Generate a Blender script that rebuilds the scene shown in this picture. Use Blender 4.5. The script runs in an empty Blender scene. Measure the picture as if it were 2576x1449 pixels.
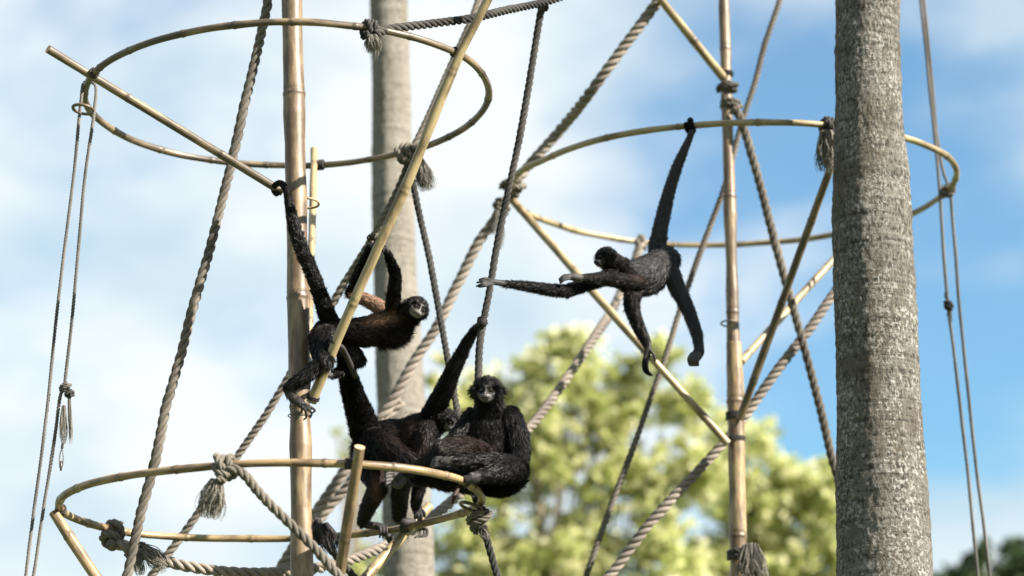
import bpy, math, random
import numpy as np
from mathutils import Vector, Matrix

random.seed(7)
rng = np.random.default_rng(11)
scene = bpy.context.scene
COL = scene.collection

# ------------------------------------------------------------------ camera
FPX = 5800.0                      # focal length in pixels of a 2576 px wide picture
CX, CY = 1288.0, 724.5
PITCH = math.radians(16.2)
CAM = np.array((0.0, 0.0, 1.6))
cam_data = bpy.data.cameras.new('camera')
cam = bpy.data.objects.new('camera', cam_data)
COL.objects.link(cam)
cam.location = CAM
cam.rotation_euler = (math.pi / 2 + PITCH, 0, 0)
cam_data.sensor_width = 36.0
cam_data.lens = 36.0 * FPX / 2576.0
cam_data.clip_start = 0.1
cam_data.clip_end = 5000
cam_data.dof.use_dof = True
cam_data.dof.focus_distance = 9.62
cam_data.dof.aperture_fstop = 1.25
scene.camera = cam

# ------------------------------------------------------------------ light
SUN_AZ, SUN_EL = math.radians(63), math.radians(34)     # azimuth to the right of the direction back to the camera
sun_dir = Vector((math.sin(SUN_AZ) * math.cos(SUN_EL), -math.cos(SUN_AZ) * math.cos(SUN_EL), math.sin(SUN_EL)))
sd = bpy.data.lights.new('sun', 'SUN')
sd.energy = 5.0
sd.angle = math.radians(0.5)
sd.color = (1.0, 0.92, 0.80)
sun = bpy.data.objects.new('sun', sd)
COL.objects.link(sun)
sun.location = (6, -4, 12)
sun.rotation_euler = (-sun_dir).to_track_quat('-Z', 'Y').to_euler()

world = bpy.data.worlds.new('World')
scene.world = world
world.use_nodes = True
wn, wl = world.node_tree.nodes, world.node_tree.links
wn.clear()
def N(nodes, t, **kw):
    n = nodes.new(t)
    for k, v in kw.items():
        setattr(n, k, v)
    return n
sky = N(wn, 'ShaderNodeTexSky', sky_type='NISHITA')
sky.sun_disc = False
sky.sun_elevation = SUN_EL
sky.sun_rotation = math.atan2(sun_dir.x, sun_dir.y)
sky.air_density = 1.0
sky.dust_density = 0.9
sky.ozone_density = 2.2
hs = N(wn, 'ShaderNodeHueSaturation')
hs.inputs['Saturation'].default_value = 1.12
bg1 = N(wn, 'ShaderNodeBackground'); bg1.inputs['Strength'].default_value = 0.050
bg2 = N(wn, 'ShaderNodeBackground'); bg2.inputs['Strength'].default_value = 0.272
tc = N(wn, 'ShaderNodeTexCoord')
mp = N(wn, 'ShaderNodeMapping')
CLOUD_OFF = (13.97, -1.66, 4.56)
mp.inputs['Location'].default_value = CLOUD_OFF
mp.inputs['Scale'].default_value = (1.0, 1.0, 1.9)
n1 = N(wn, 'ShaderNodeTexNoise'); n1.inputs['Scale'].default_value = 6.5; n1.inputs['Detail'].default_value = 5; n1.inputs['Roughness'].default_value = 0.5; n1.inputs['Distortion'].default_value = 0.25
n2 = N(wn, 'ShaderNodeTexNoise'); n2.inputs['Scale'].default_value = 1.9; n2.inputs['Detail'].default_value = 2
ad = N(wn, 'ShaderNodeMath', operation='MULTIPLY_ADD'); ad.inputs[1].default_value = 1.2
cr = N(wn, 'ShaderNodeMapRange', interpolation_type='SMOOTHSTEP')
cr.inputs['From Min'].default_value = 0.81; cr.inputs['From Max'].default_value = 1.15
cr.inputs['To Min'].default_value = 0.10; cr.inputs['To Max'].default_value = 0.97
mx = N(wn, 'ShaderNodeMixShader')
wo = N(wn, 'ShaderNodeOutputWorld')
tn = N(wn, 'ShaderNodeVectorMath', operation='MULTIPLY'); tn.inputs[1].default_value = (0.74, 1.05, 1.04)
wl.new(sky.outputs[0], hs.inputs['Color']); wl.new(hs.outputs[0], tn.inputs[0]); wl.new(tn.outputs[0], bg1.inputs['Color'])
n3 = N(wn, 'ShaderNodeTexNoise'); n3.inputs['Scale'].default_value = 8.0; n3.inputs['Detail'].default_value = 5; n3.inputs['Roughness'].default_value = 0.45
cc_ = N(wn, 'ShaderNodeValToRGB'); cc_.color_ramp.elements[0].position = 0.34; cc_.color_ramp.elements[0].color = (0.60, 0.76, 0.86, 1); cc_.color_ramp.elements[1].position = 0.60; cc_.color_ramp.elements[1].color = (0.96, 1.0, 1.0, 1)
wl.new(mp.outputs[0], n3.inputs['Vector']); wl.new(n3.outputs[0], cc_.inputs[0]); wl.new(cc_.outputs[0], bg2.inputs['Color'])
wl.new(tc.outputs['Generated'], mp.inputs['Vector'])
wl.new(mp.outputs[0], n1.inputs['Vector']); wl.new(mp.outputs[0], n2.inputs['Vector'])
wl.new(n2.outputs[0], ad.inputs[0]); wl.new(n1.outputs[0], ad.inputs[2])
wl.new(ad.outputs[0], cr.inputs['Value'])
wl.new(cr.outputs[0], mx.inputs['Fac']); wl.new(bg1.outputs[0], mx.inputs[1]); wl.new(bg2.outputs[0], mx.inputs[2])
wl.new(mx.outputs[0], wo.inputs['Surface'])

vs = scene.view_settings
vs.view_transform = 'Standard'; vs.look = 'None'; vs.gamma = 1.0; vs.use_curve_mapping = False
vs.exposure = 1.95
scene.render.engine = 'CYCLES'

# ------------------------------------------------------------------ geometry helpers
FWD = np.array((0, math.cos(PITCH), math.sin(PITCH)))
UPV = np.array((0, -math.sin(PITCH), math.cos(PITCH)))
RGT = np.array((1.0, 0, 0))
def ray(x, y):
    return FWD + (x - CX) / FPX * RGT + (CY - y) / FPX * UPV
def P(x, y, d):
    """point seen at picture position x, y (2576 px wide) that stands d metres away over the ground"""
    r = ray(x, y)
    return CAM + r * (d / r[1])
def PX(d, y=724):
    """metres per picture pixel at ground distance d"""
    return d / ray(CX, y)[1] / FPX
def on_plane(x, y, h, tilt=0.0, d0=0.0):
    r = ray(x, y); k = math.tan(tilt)
    t = (h - k * d0) / (r[2] - k * r[1])
    return CAM + r * t
def to_z(a, b, z):
    """continue the line a-b until height z"""
    a, b = np.array(a), np.array(b)
    return b + (b - a) * ((z - b[2]) / (b[2] - a[2]))
def V(*p):
    return np.array(p, float)
def unit(v):
    v = np.asarray(v, float)
    return v / (np.linalg.norm(v) + 1e-12)

def resample(pts, step, closed=False, sub=14):
    """smooth curve through pts (first three columns are positions), even steps"""
    A = np.asarray(pts, float)
    n = len(A)
    out = []
    segs = n if closed else n - 1
    for i in range(segs):
        if closed:
            p0, p1, p2, p3 = A[(i - 1) % n], A[i], A[(i + 1) % n], A[(i + 2) % n]
        else:
            p1, p2 = A[i], A[i + 1]
            p0 = A[i - 1] if i > 0 else 2 * p1 - p2
            p3 = A[i + 2] if i + 2 < n else 2 * p2 - p1
        def kn(a, b):
            return max(np.linalg.norm((b - a)[:3]), 1e-5) ** 0.5
        t0 = 0; t1 = t0 + kn(p0, p1); t2 = t1 + kn(p1, p2); t3 = t2 + kn(p2, p3)
        t = np.linspace(t1, t2, sub, endpoint=False)[:, None]
        a1 = (t1 - t) / (t1 - t0) * p0 + (t - t0) / (t1 - t0) * p1
        a2 = (t2 - t) / (t2 - t1) * p1 + (t - t1) / (t2 - t1) * p2
        a3 = (t3 - t) / (t3 - t2) * p2 + (t - t2) / (t3 - t2) * p3
        b1 = (t2 - t) / (t2 - t0) * a1 + (t - t0) / (t2 - t0) * a2
        b2 = (t3 - t) / (t3 - t1) * a2 + (t - t1) / (t3 - t1) * a3
        out.append((t2 - t) / (t2 - t1) * b1 + (t - t1) / (t2 - t1) * b2)
    D = np.vstack(out + [A[:1] if closed else A[-1:]])
    L = np.concatenate(([0], np.cumsum(np.linalg.norm(np.diff(D[:, :3], axis=0), axis=1))))
    m = max(3, int(round(L[-1] / step)) + 1)
    s = np.linspace(0, L[-1], m)
    R = np.stack([np.interp(s, L, D[:, k]) for k in range(D.shape[1])], 1)
    if closed:
        R, s = R[:-1], s[:-1]
    return R, s

def frames(path, closed=False):
    n = len(path)
    T = np.roll(path, -1, 0) - np.roll(path, 1, 0)
    if not closed:
        T[0] = path[1] - path[0]; T[-1] = path[-1] - path[-2]
    T /= np.linalg.norm(T, axis=1)[:, None] + 1e-12
    ref = V(0, 0, 1) if abs(T[0][2]) < 0.8 else V(0, 1, 0)
    u = unit(np.cross(T[0], ref))
    U = np.zeros_like(T)
    for i in range(n):
        u = u - T[i] * np.dot(u, T[i]); u = u / (np.linalg.norm(u) + 1e-12)
        U[i] = u
    if closed:                                    # spread the twist so that the ends meet
        e = U[-1] - T[0] * np.dot(U[-1], T[0]); e = unit(e)
        w0 = np.cross(T[0], U[0])
        a = math.atan2(np.dot(e, w0), np.dot(e, U[0]))
        W = np.cross(T, U)
        ang = -a * np.arange(n) / n
        U = U * np.cos(ang)[:, None] + W * np.sin(ang)[:, None]
    return T, U, np.cross(T, U)

def tube(path, rad, sides=8, closed=False, round_ends=False):
    """verts, quads, tris of a tube; rad a number or one per point"""
    path = np.asarray(path, float)
    rad = np.broadcast_to(np.asarray(rad, float), (len(path),)).copy()
    T, U, W = frames(path, closed)
    if round_ends and not closed:
        fr = np.array([0.98, 0.8, 0.5])
        cs, sn = np.sqrt(1 - fr ** 2) , fr
        a0 = [path[0] - T[0] * rad[0] * f for f in fr[::-1]]; a1 = [path[-1] + T[-1] * rad[-1] * f for f in fr]
        a1 = [path[-1] + T[-1] * rad[-1] * f for f in fr[::-1]][::-1]
        order = np.array([0.5, 0.8, 0.98])
        pre = [path[0] - T[0] * rad[0] * f for f in order[::-1]]
        post = [path[-1] + T[-1] * rad[-1] * f for f in order]
        rr = np.sqrt(1 - order ** 2)
        rad = np.concatenate((rad[0] * rr[::-1], rad, rad[-1] * rr))
        path = np.vstack((pre, path, post))
        U = np.vstack((np.repeat(U[:1], 3, 0), U, np.repeat(U[-1:], 3, 0)))
        W = np.vstack((np.repeat(W[:1], 3, 0), W, np.repeat(W[-1:], 3, 0)))
    n = len(path)
    a = np.linspace(0, 2 * math.pi, sides, endpoint=False)
    v = path[:, None] + rad[:, None, None] * (np.cos(a)[None, :, None] * U[:, None] + np.sin(a)[None, :, None] * W[:, None])
    v = v.reshape(-1, 3)
    i = np.arange(n if closed else n - 1)[:, None]; j = np.arange(sides)[None]
    i2 = (i + 1) % n; j2 = (j + 1) % sides
    q = np.stack((i * sides + j + 0 * i2, i * sides + j2, i2 * sides + j2, i2 * sides + j), -1).reshape(-1, 4)
    tr = np.zeros((0, 3), int)
    if not closed:
        b = len(v)
        v = np.vstack((v, path[:1], path[-1:]))
        j = np.arange(sides); j2 = (j + 1) % sides
        o = (n - 1) * sides
        tr = np.vstack((np.stack((j2, j, np.full(sides, b)), 1), np.stack((o + j, o + j2, np.full(sides, b + 1)), 1)))
    return v, q, tr

class Geo:
    """collects tubes and other pieces of one mesh"""
    def __init__(self):
        self.v, self.q, self.t, self.n = [], [], [], 0
        self.attr = {}
    def add(self, v, q=None, t=None, **attr):
        if q is not None and len(q): self.q.append(np.asarray(q) + self.n)
        if t is not None and len(t): self.t.append(np.asarray(t) + self.n)
        self.v.append(np.asarray(v, float)); self.n += len(v)
        for k, a in attr.items(): self.attr.setdefault(k, []).append(np.asarray(a, float))
        return self
    def mesh(self, name, smooth=True):
        v = np.vstack(self.v)
        q = np.vstack(self.q) if self.q else np.zeros((0, 4), int)
        t = np.vstack(self.t) if self.t else np.zeros((0, 3), int)
        me = bpy.data.meshes.new(name)
        me.vertices.add(len(v)); me.vertices.foreach_set('co', v.astype(np.float32).ravel())
        loops = np.concatenate((q.ravel(), t.ravel())).astype(np.int32)
        me.loops.add(len(loops)); me.loops.foreach_set('vertex_index', loops)
        st = np.concatenate((np.arange(len(q)) * 4, len(q) * 4 + np.arange(len(t)) * 3)).astype(np.int32)
        me.polygons.add(len(st)); me.polygons.foreach_set('loop_start', st)
        me.polygons.foreach_set('use_smooth', np.full(len(st), smooth, bool))
        for k, parts in self.attr.items():
            a = np.concatenate(parts)
            if a.ndim == 1:
                me.attributes.new(k, 'FLOAT', 'POINT').data.foreach_set('value', a.astype(np.float32))
            elif k == 'col':
                me.attributes.new(k, 'FLOAT_COLOR', 'POINT').data.foreach_set('color', np.hstack((a, np.ones((len(a), 1)))).astype(np.float32).ravel())
            else:
                me.attributes.new(k, 'FLOAT_VECTOR', 'POINT').data.foreach_set('vector', a.astype(np.float32).ravel())
        me.update(); me.validate()
        return me

def link(name, me, mat, parent=None, **props):
    o = bpy.data.objects.new(name, me)
    COL.objects.link(o)
    if mat is not None and me is not None: me.materials.append(mat)
    if parent is not None: o.parent = parent
    for k, v in props.items(): o[k] = v
    return o
def thing(name, label, cat, group=None):
    o = bpy.data.objects.new(name, None); COL.objects.link(o)
    o.empty_display_size = 0.1
    o['label'] = label; o['category'] = cat
    if group: o['group'] = group
    return o

# ------------------------------------------------------------------ materials
def mat_new(name):
    m = bpy.data.materials.new(name); m.use_nodes = True
    nt = m.node_tree; b = nt.nodes['Principled BSDF']
    return m, nt.nodes, nt.links, b
def ramp(nodes, stops):
    r = nodes.new('ShaderNodeValToRGB'); e = r.color_ramp.elements
    while len(e) < len(stops): e.new(0.5)
    for k, (p, c) in zip(e, stops):
        k.position = p; k.color = c if len(c) == 4 else (*c, 1)
    return r
def noise(nodes, links, vec, scale, detail=4, rough=0.55, mapscale=None, loc=(0, 0, 0)):
    n = nodes.new('ShaderNodeTexNoise'); n.inputs['Scale'].default_value = scale
    n.inputs['Detail'].default_value = detail; n.inputs['Roughness'].default_value = rough
    if mapscale is not None:
        m = nodes.new('ShaderNodeMapping'); m.inputs['Scale'].default_value = mapscale; m.inputs['Location'].default_value = loc
        links.new(vec, m.inputs['Vector']); vec = m.outputs[0]
    links.new(vec, n.inputs['Vector'])
    return n
def mix(nodes, links, fac, a, b, mode='MIX'):
    m = nodes.new('ShaderNodeMix'); m.data_type = 'RGBA'; m.blend_type = mode
    for s, x in ((m.inputs[0], fac), (m.inputs[6], a), (m.inputs[7], b)):
        if hasattr(x, 'links') or hasattr(x, 'is_output'): links.new(x, s)
        else: s.default_value = x if isinstance(x, float) else ((*x, 1) if len(x) == 3 else x)
    return m.outputs[2]

def bamboo_mat(name, base, light, stain, amount):
    base, light, stain = (tuple(k_ * x for k_, x in zip((0.45, 0.43, 0.39), c_)) for c_ in (base, light, stain))
    return bamboo_mat_(name, base, light, stain, amount)
def bamboo_mat_(name, base, light, stain, amount):
    """culm colour, pale patches, brown weathering; 'culm' = (around, around, along), 'node' = metres from the nearest node"""
    m, n, l, b = mat_new(name)
    a = n.new('ShaderNodeAttribute'); a.attribute_name = 'culm'
    nd = n.new('ShaderNodeAttribute'); nd.attribute_name = 'node'
    fib = noise(n, l, a.outputs['Vector'], 1.0, 5, 0.6, (150, 150, 5))
    pat = noise(n, l, a.outputs['Vector'], 1.0, 5, 0.62, (26, 26, 5.5), (4, 2, 0))
    sp = noise(n, l, a.outputs['Vector'], 1.0, 4, 0.7, (160, 160, 60))
    c1 = mix(n, l, ramp_out(n, l, fib, 0.25, 0.85), base, light)
    c2 = mix(n, l, ramp_out(n, l, pat, 0.62 - amount * 0.35, 0.80 - amount * 0.25), c1, stain)
    c3 = mix(n, l, ramp_out(n, l, sp, 0.60, 0.74), c2, tuple(0.45 * x for x in stain))
    nr = n.new('ShaderNodeMapRange'); nr.inputs['From Min'].default_value = 0.006; nr.inputs['From Max'].default_value = 0.03
    nr.inputs['To Min'].default_value = 0.75; nr.inputs['To Max'].default_value = 0.0
    l.new(nd.outputs['Fac'], nr.inputs['Value'])
    br = n.new('ShaderNodeMath'); br.operation = 'MULTIPLY'; l.new(nr.outputs[0], br.inputs[0])
    l.new(ramp_out(n, l, sp, 0.3, 0.62), br.inputs[1])
    c4 = mix(n, l, br.outputs[0], c3, tuple(0.5 * x for x in stain))
    l.new(c4, b.inputs['Base Color'])
    rr = n.new('ShaderNodeMapRange'); rr.inputs['To Min'].default_value = 0.34; rr.inputs['To Max'].default_value = 0.60
    l.new(pat.outputs[0], rr.inputs['Value']); l.new(rr.outputs[0], b.inputs['Roughness'])
    bu = n.new('ShaderNodeBump'); bu.inputs['Strength'].default_value = 0.10; bu.inputs['Distance'].default_value = 0.002
    l.new(fib.outputs[0], bu.inputs['Height']); l.new(bu.outputs[0], b.inputs['Normal'])
    return m
def ramp_out(n, l, src, lo, hi):
    r = n.new('ShaderNodeMapRange'); r.interpolation_type = 'SMOOTHSTEP'
    r.inputs['From Min'].default_value = lo; r.inputs['From Max'].default_value = hi
    l.new(src.outputs[0], r.inputs['Value'])
    return r.outputs[0]

M = {}
M['bam_pole'] = bamboo_mat('bamboo_pole_weathered', (0.36, 0.262, 0.160), (0.47, 0.365, 0.235), (0.15, 0.10, 0.062), 0.80)
M['bam_tan'] = bamboo_mat('bamboo_tan', (0.47, 0.345, 0.19), (0.60, 0.46, 0.27), (0.15, 0.095, 0.055), 0.68)
M['bam_grey'] = bamboo_mat('bamboo_grey_brown', (0.33, 0.25, 0.16), (0.46, 0.36, 0.24), (0.10, 0.075, 0.055), 0.9)
M['bam_yellow'] = bamboo_mat('bamboo_yellow', (0.49, 0.395, 0.225), (0.59, 0.495, 0.31), (0.21, 0.15, 0.08), 0.55)
M['bam_cut'] = mat_new('bamboo_cut_end')[0]
M['bam_cut'].node_tree.nodes['Principled BSDF'].inputs['Base Color'].default_value = (0.42, 0.27, 0.14, 1)
M['bam_cut'].node_tree.nodes['Principled BSDF'].inputs['Roughness'].default_value = 0.8

def rope_mat(name, base, dark):
    base = tuple(k_ * x for k_, x in zip((0.57, 0.59, 0.62), base)); dark = tuple(k_ * x for k_, x in zip((0.48, 0.50, 0.53), dark))
    m, n, l, b = mat_new(name)
    t = n.new('ShaderNodeTexCoord')
    g = noise(n, l, t.outputs['Object'], 3.2, 4, 0.6)
    f = noise(n, l, t.outputs['Object'], 420, 3, 0.7)
    c = mix(n, l, ramp_out(n, l, g, 0.38, 0.66), base, dark)
    c = mix(n, l, ramp_out(n, l, f, 0.45, 0.75), c, tuple(0.55 * x for x in dark))
    l.new(c, b.inputs['Base Color']); b.inputs['Roughness'].default_value = 0.9
    b.inputs['Specular IOR Level'].default_value = 0.2
    bu = n.new('ShaderNodeBump'); bu.inputs['Strength'].default_value = 0.6; bu.inputs['Distance'].default_value = 0.004
    l.new(f.outputs[0], bu.inputs['Height']); l.new(bu.outputs[0], b.inputs['Normal'])
    return m
M['rope'] = rope_mat('rope_grey', (0.24, 0.205, 0.165), (0.155, 0.13, 0.105))
M['rope_dark'] = rope_mat('rope_dark', (0.105, 0.095, 0.085), (0.052, 0.048, 0.045))
M['rope_pale'] = rope_mat('rope_pale', (0.40, 0.335, 0.27), (0.29, 0.24, 0.20))
M['rope_mid'] = rope_mat('rope_mid', (0.29, 0.25, 0.20), (0.20, 0.17, 0.135))
M['cord'] = rope_mat('cord_grey', (0.25, 0.225, 0.20), (0.16, 0.145, 0.13))
M['fray'] = rope_mat('frayed_fibre', (0.30, 0.27, 0.22), (0.21, 0.19, 0.155))
M['fray_dark'] = rope_mat('frayed_fibre_dark', (0.11, 0.10, 0.095), (0.06, 0.055, 0.05))

m, n, l, b = mat_new('steel'); b.inputs['Base Color'].default_value = (0.10, 0.095, 0.09, 1); b.inputs['Metallic'].default_value = 0.8; b.inputs['Roughness'].default_value = 0.5
M['steel'] = m

def bark_mat(name, pale, brown, lichen, dark):
    """'bark' = (around in metres x2, height)"""
    m, n, l, b = mat_new(name)
    a = n.new('ShaderNodeAttribute'); a.attribute_name = 'bark'; v = a.outputs['Vector']
    big = noise(n, l, v, 1.0, 5, 0.6, (9, 9, 3.0))
    crack = noise(n, l, v, 1.0, 6, 0.68, (95, 95, 36))
    ringn = noise(n, l, v, 1.0, 4, 0.6, (4, 4, 48))
    fine = noise(n, l, v, 1.0, 5, 0.7, (190, 190, 120))
    li = noise(n, l, v, 1.0, 6, 0.72, (85, 85, 60), (5, 1, 2))
    c = mix(n, l, ramp_out(n, l, big, 0.36, 0.64), pale, brown)
    lm = noise(n, l, v, 1.0, 4, 0.6, (11, 11, 4.5), (9, 3, 6))
    lf = n.new('ShaderNodeMath'); lf.operation = 'MULTIPLY'
    l.new(ramp_out(n, l, li, 0.48, 0.60), lf.inputs[0]); l.new(ramp_out(n, l, lm, 0.36, 0.60), lf.inputs[1])
    c = mix(n, l, lf.outputs[0], c, lichen)
    cd = n.new('ShaderNodeMath'); cd.operation = 'MULTIPLY_ADD'; cd.inputs[1].default_value = 0.8
    l.new(crack.outputs[0], cd.inputs[0])
    r2 = n.new('ShaderNodeMath'); r2.operation = 'MULTIPLY'; r2.inputs[1].default_value = 0.40
    l.new(ringn.outputs[0], r2.inputs[0]); l.new(r2.outputs[0], cd.inputs[2])
    fr = n.new('ShaderNodeMapRange'); fr.interpolation_type = 'SMOOTHSTEP'
    fr.inputs['From Min'].default_value = 0.50; fr.inputs['From Max'].default_value = 0.61; fr.inputs['To Min'].default_value = 0.76; fr.inputs['To Max'].default_value = 0.0
    l.new(cd.outputs[0], fr.inputs['Value'])
    c = mix(n, l, fr.outputs[0], c, dark)
    fm = n.new('ShaderNodeMapRange'); fm.inputs['To Min'].default_value = 0.55; fm.inputs['To Max'].default_value = 1.4
    l.new(fine.outputs[0], fm.inputs['Value'])
    cc = n.new('ShaderNodeVectorMath'); cc.operation = 'SCALE'; l.new(c, cc.inputs[0]); l.new(fm.outputs[0], cc.inputs['Scale'])
    l.new(cc.outputs[0], b.inputs['Base Color']); b.inputs['Roughness'].default_value = 0.92; b.inputs['Specular IOR Level'].default_value = 0.15
    bu = n.new('ShaderNodeBump'); bu.inputs['Strength'].default_value = 1.0; bu.inputs['Distance'].default_value = 0.03
    l.new(cd.outputs[0], bu.inputs['Height'])
    b2 = n.new('ShaderNodeBump'); b2.inputs['Strength'].default_value = 0.5; b2.inputs['Distance'].default_value = 0.004
    l.new(fine.outputs[0], b2.inputs['Height']); l.new(bu.outputs[0], b2.inputs['Normal']); l.new(b2.outputs[0], b.inputs['Normal'])
    return m
M['bark'] = bark_mat('palm_bark', (0.140, 0.132, 0.118), (0.100, 0.088, 0.072), (0.32, 0.315, 0.30), (0.026, 0.023, 0.020))
M['bark_far'] = bark_mat('palm_bark_pale', (0.235, 0.218, 0.190), (0.195, 0.178, 0.150), (0.28, 0.262, 0.235), (0.10, 0.09, 0.078))

# ------------------------------------------------------------------ ground
m, n, l, b = mat_new('grass_ground')
t = n.new('ShaderNodeTexCoord'); g = noise(n, l, t.outputs['Object'], 0.6, 8, 0.7)
r = ramp(n, [(0.3, (0.05, 0.075, 0.025)), (0.55, (0.09, 0.11, 0.04)), (0.75, (0.17, 0.14, 0.085))])
l.new(g.outputs[0], r.inputs[0]); l.new(r.outputs[0], b.inputs['Base Color']); b.inputs['Roughness'].default_value = 1.0
gv = [(-1500, -1500, 0), (1500, -1500, 0), (1500, 1500, 0), (-1500, 1500, 0)]
link('ground', Geo().add(np.array(gv, float), q=np.array([[0, 1, 2, 3]])).mesh('ground', False), m, kind='structure', label='grassy ground under the climbing frames')

# ------------------------------------------------------------------ palm trunks
def palm(name, label, prof, mat, seed, sides=64, step=0.02, rough=0.0006):
    """prof: rows of left edge, right edge, y in the picture and distance"""
    rows = []
    for xl, xr, y, d in prof:
        c = P((xl + xr) / 2, y, d); rows.append([*c, (xr - xl) / 2 * PX(d, y)])
    rows.sort(key=lambda r: r[2])
    lo, hi = np.array(rows[0]), np.array(rows[-1])
    base = lo + (lo - rows[1]) * (lo[2] / (rows[1][2] - lo[2])) * 0.6; base[2] = -0.05; base[3] = lo[3] * 1.22
    top = hi.copy(); top[2] = 9.5; top[3] = hi[3] * 0.86
    R, s = resample([base] + rows + [top], step)
    rg = np.random.default_rng(seed)
    T, U, W = frames(R[:, :3])
    a = np.linspace(0, 2 * math.pi, sides, endpoint=False)
    # old leaf scars: uneven shallow rings, plus shallow ribs
    ring = np.zeros(len(s)); z = 0
    while z < s[-1]:
        z += rg.uniform(0.045, 0.10)
        ring += rg.uniform(0.3, 1.0) * np.exp(-((s - z) / 0.011) ** 2)
    wob = np.cumsum(rg.normal(0, 1, len(s))); wob = wob - np.interp(s, s[::40], wob[::40])
    rad = R[:, 3] + 0.0022 * ring + 0.0006 * wob
    rr = rad[:, None] * (1 + 0.006 * np.sin(a * 5 + 1)[None] + 0.004 * np.sin(a[None] * 11 + s[:, None] * 3)) 
    f0 = rg.normal(0, 1, (len(s), sides)); f1 = f0.copy()
    for sh in (1, 2, 3): f1 += np.roll(f0, sh, 0)               # short upright ridges
    f2 = rg.normal(0, 1, (len(s), sides)); f3 = sum(np.roll(f2, (a_, b_), (0, 1)) for a_ in range(3) for b_ in range(4))
    rr = rr + rough * (f1 * 0.5 + f3 * 0.28) + 0.5 * rough * f0
    v = R[:, None, :3] + rr[..., None] * (np.cos(a)[None, :, None] * U[:, None] + np.sin(a)[None, :, None] * W[:, None])
    i = np.arange(len(s) - 1)[:, None]; j = np.arange(sides)[None]; j2 = (j + 1) % sides
    q = np.stack((i * sides + j, i * sides + j2, (i + 1) * sides + j2, (i + 1) * sides + j), -1).reshape(-1, 4)
    bk = np.stack((np.broadcast_to(np.cos(a) * 0.13, rr.shape), np.broadcast_to(np.sin(a) * 0.13, rr.shape), np.broadcast_to(s[:, None], rr.shape)), -1).reshape(-1, 3)
    link(name, Geo().add(v.reshape(-1, 3), q=q, bark=bk).mesh(name), mat, label=label, category='palm trunk')
palm('palm_trunk', 'thick grey-brown palm trunk with flaking lichen bark, hiding part of a hoop',
     [(2104, 2262, -40, 9.85), (2103, 2262, 100, 9.85), (2103, 2268, 250, 9.85), (2100, 2272, 330, 9.85), (2098, 2285, 430, 9.85), (2095, 2292, 560, 9.85), (2098, 2302, 720, 9.85), (2104, 2310, 900, 9.85),
      (2106, 2320, 1080, 9.85), (2103, 2335, 1250, 9.85), (2107, 2342, 1380, 9.85), (2108, 2344, 1470, 9.85)], M['bark'], 3, 128, 0.0085, 0.0007)
palm('palm_trunk', 'pale smooth palm trunk standing behind the left bamboo hoops and monkeys',
     [(930, 1025, -40, 13.2), (937, 1034, 250, 13.2), (936, 1037, 420, 13.2), (938, 1045, 620, 13.2), (945, 1062, 900, 13.2), (955, 1078, 1150, 13.2), (962, 1088, 1300, 13.2), (968, 1094, 1470, 13.2)], M['bark_far'], 5, 80, 0.016, 0.0007)

# ------------------------------------------------------------------ bamboo
def culm(name, pts, r, node_gap, mat, parent, closed=False, seed=1, first=0.12, swell=1.0, node_at=None, sides=20, taper=None, hollow=True, step=0.006):
    """one bamboo culm along pts with its nodes; r metres (number or one per point)"""
    rg = np.random.default_rng(seed)
    pts = np.asarray(pts, float)
    rr = np.broadcast_to(np.asarray(r, float), (len(pts),))[:, None]
    R, s = resample(np.hstack((pts, rr)), step, closed)
    nodes = []
    z = first
    while z < s[-1] - 0.02:
        nodes.append(z); z += node_gap * rg.uniform(0.82, 1.15)
    if node_at is not None: nodes = list(node_at)
    nodes = np.array(nodes if nodes else [1e3])
    ds = s[:, None] - nodes[None]
    k = np.argmin(np.abs(ds), 1); dn = ds[np.arange(len(s)), k]
    rad = R[:, 3].copy()
    rad *= 1 + swell * (0.085 * np.exp(-((dn - 0.004) / 0.0065) ** 2) - 0.035 * np.exp(-((dn + 0.011) / 0.006) ** 2) + 0.03 * np.exp(-(dn / 0.04) ** 2))
    path = R[:, :3].copy()
    nk = max(5, int(s[-1] / 0.13)); kx_ = rg.normal(0, 1, nk); kx_[-1] = kx_[0]
    rad *= 1 + 0.045 * np.interp(s, np.linspace(0, s[-1], nk), kx_)
    T, U, W = frames(path, closed)
    if not closed:       # culms kink a little at every node
        w = np.cumsum(rg.normal(0, 1, len(s))); w -= np.linspace(w[0], w[-1], len(s))
        path += U * (w / (np.abs(w).max() + 1e-6) * 0.08 * rad.mean())[:, None]
    v, q, tr = tube(path, rad, sides, closed)
    a = np.linspace(0, 2 * math.pi, sides, endpoint=False)
    off = rg.uniform(0, 50)
    cu = np.stack((np.cos(a)[None] * R[:, 3:4], np.sin(a)[None] * R[:, 3:4], np.broadcast_to(s[:, None] + off, (len(s), sides))), -1).reshape(-1, 3)
    nd = np.repeat(np.abs(dn), sides)
    if not closed:
        cu = np.vstack((cu, [[0, 0, off], [0, 0, off + s[-1]]])); nd = np.concatenate((nd, [1, 1]))
    me = Geo().add(v, q, tr, culm=cu, node=nd).mesh(name)
    o = link(name, me, mat, parent)
    if not closed:
        me.materials.append(M['bam_cut'])
        mi = np.zeros(len(me.polygons), np.int32); mi[len(q):] = 1
        me.polygons.foreach_set('material_index', mi)
        sm = np.ones(len(me.polygons), bool); sm[len(q):] = False
        me.polygons.foreach_set('use_smooth', sm)
    return o

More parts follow.
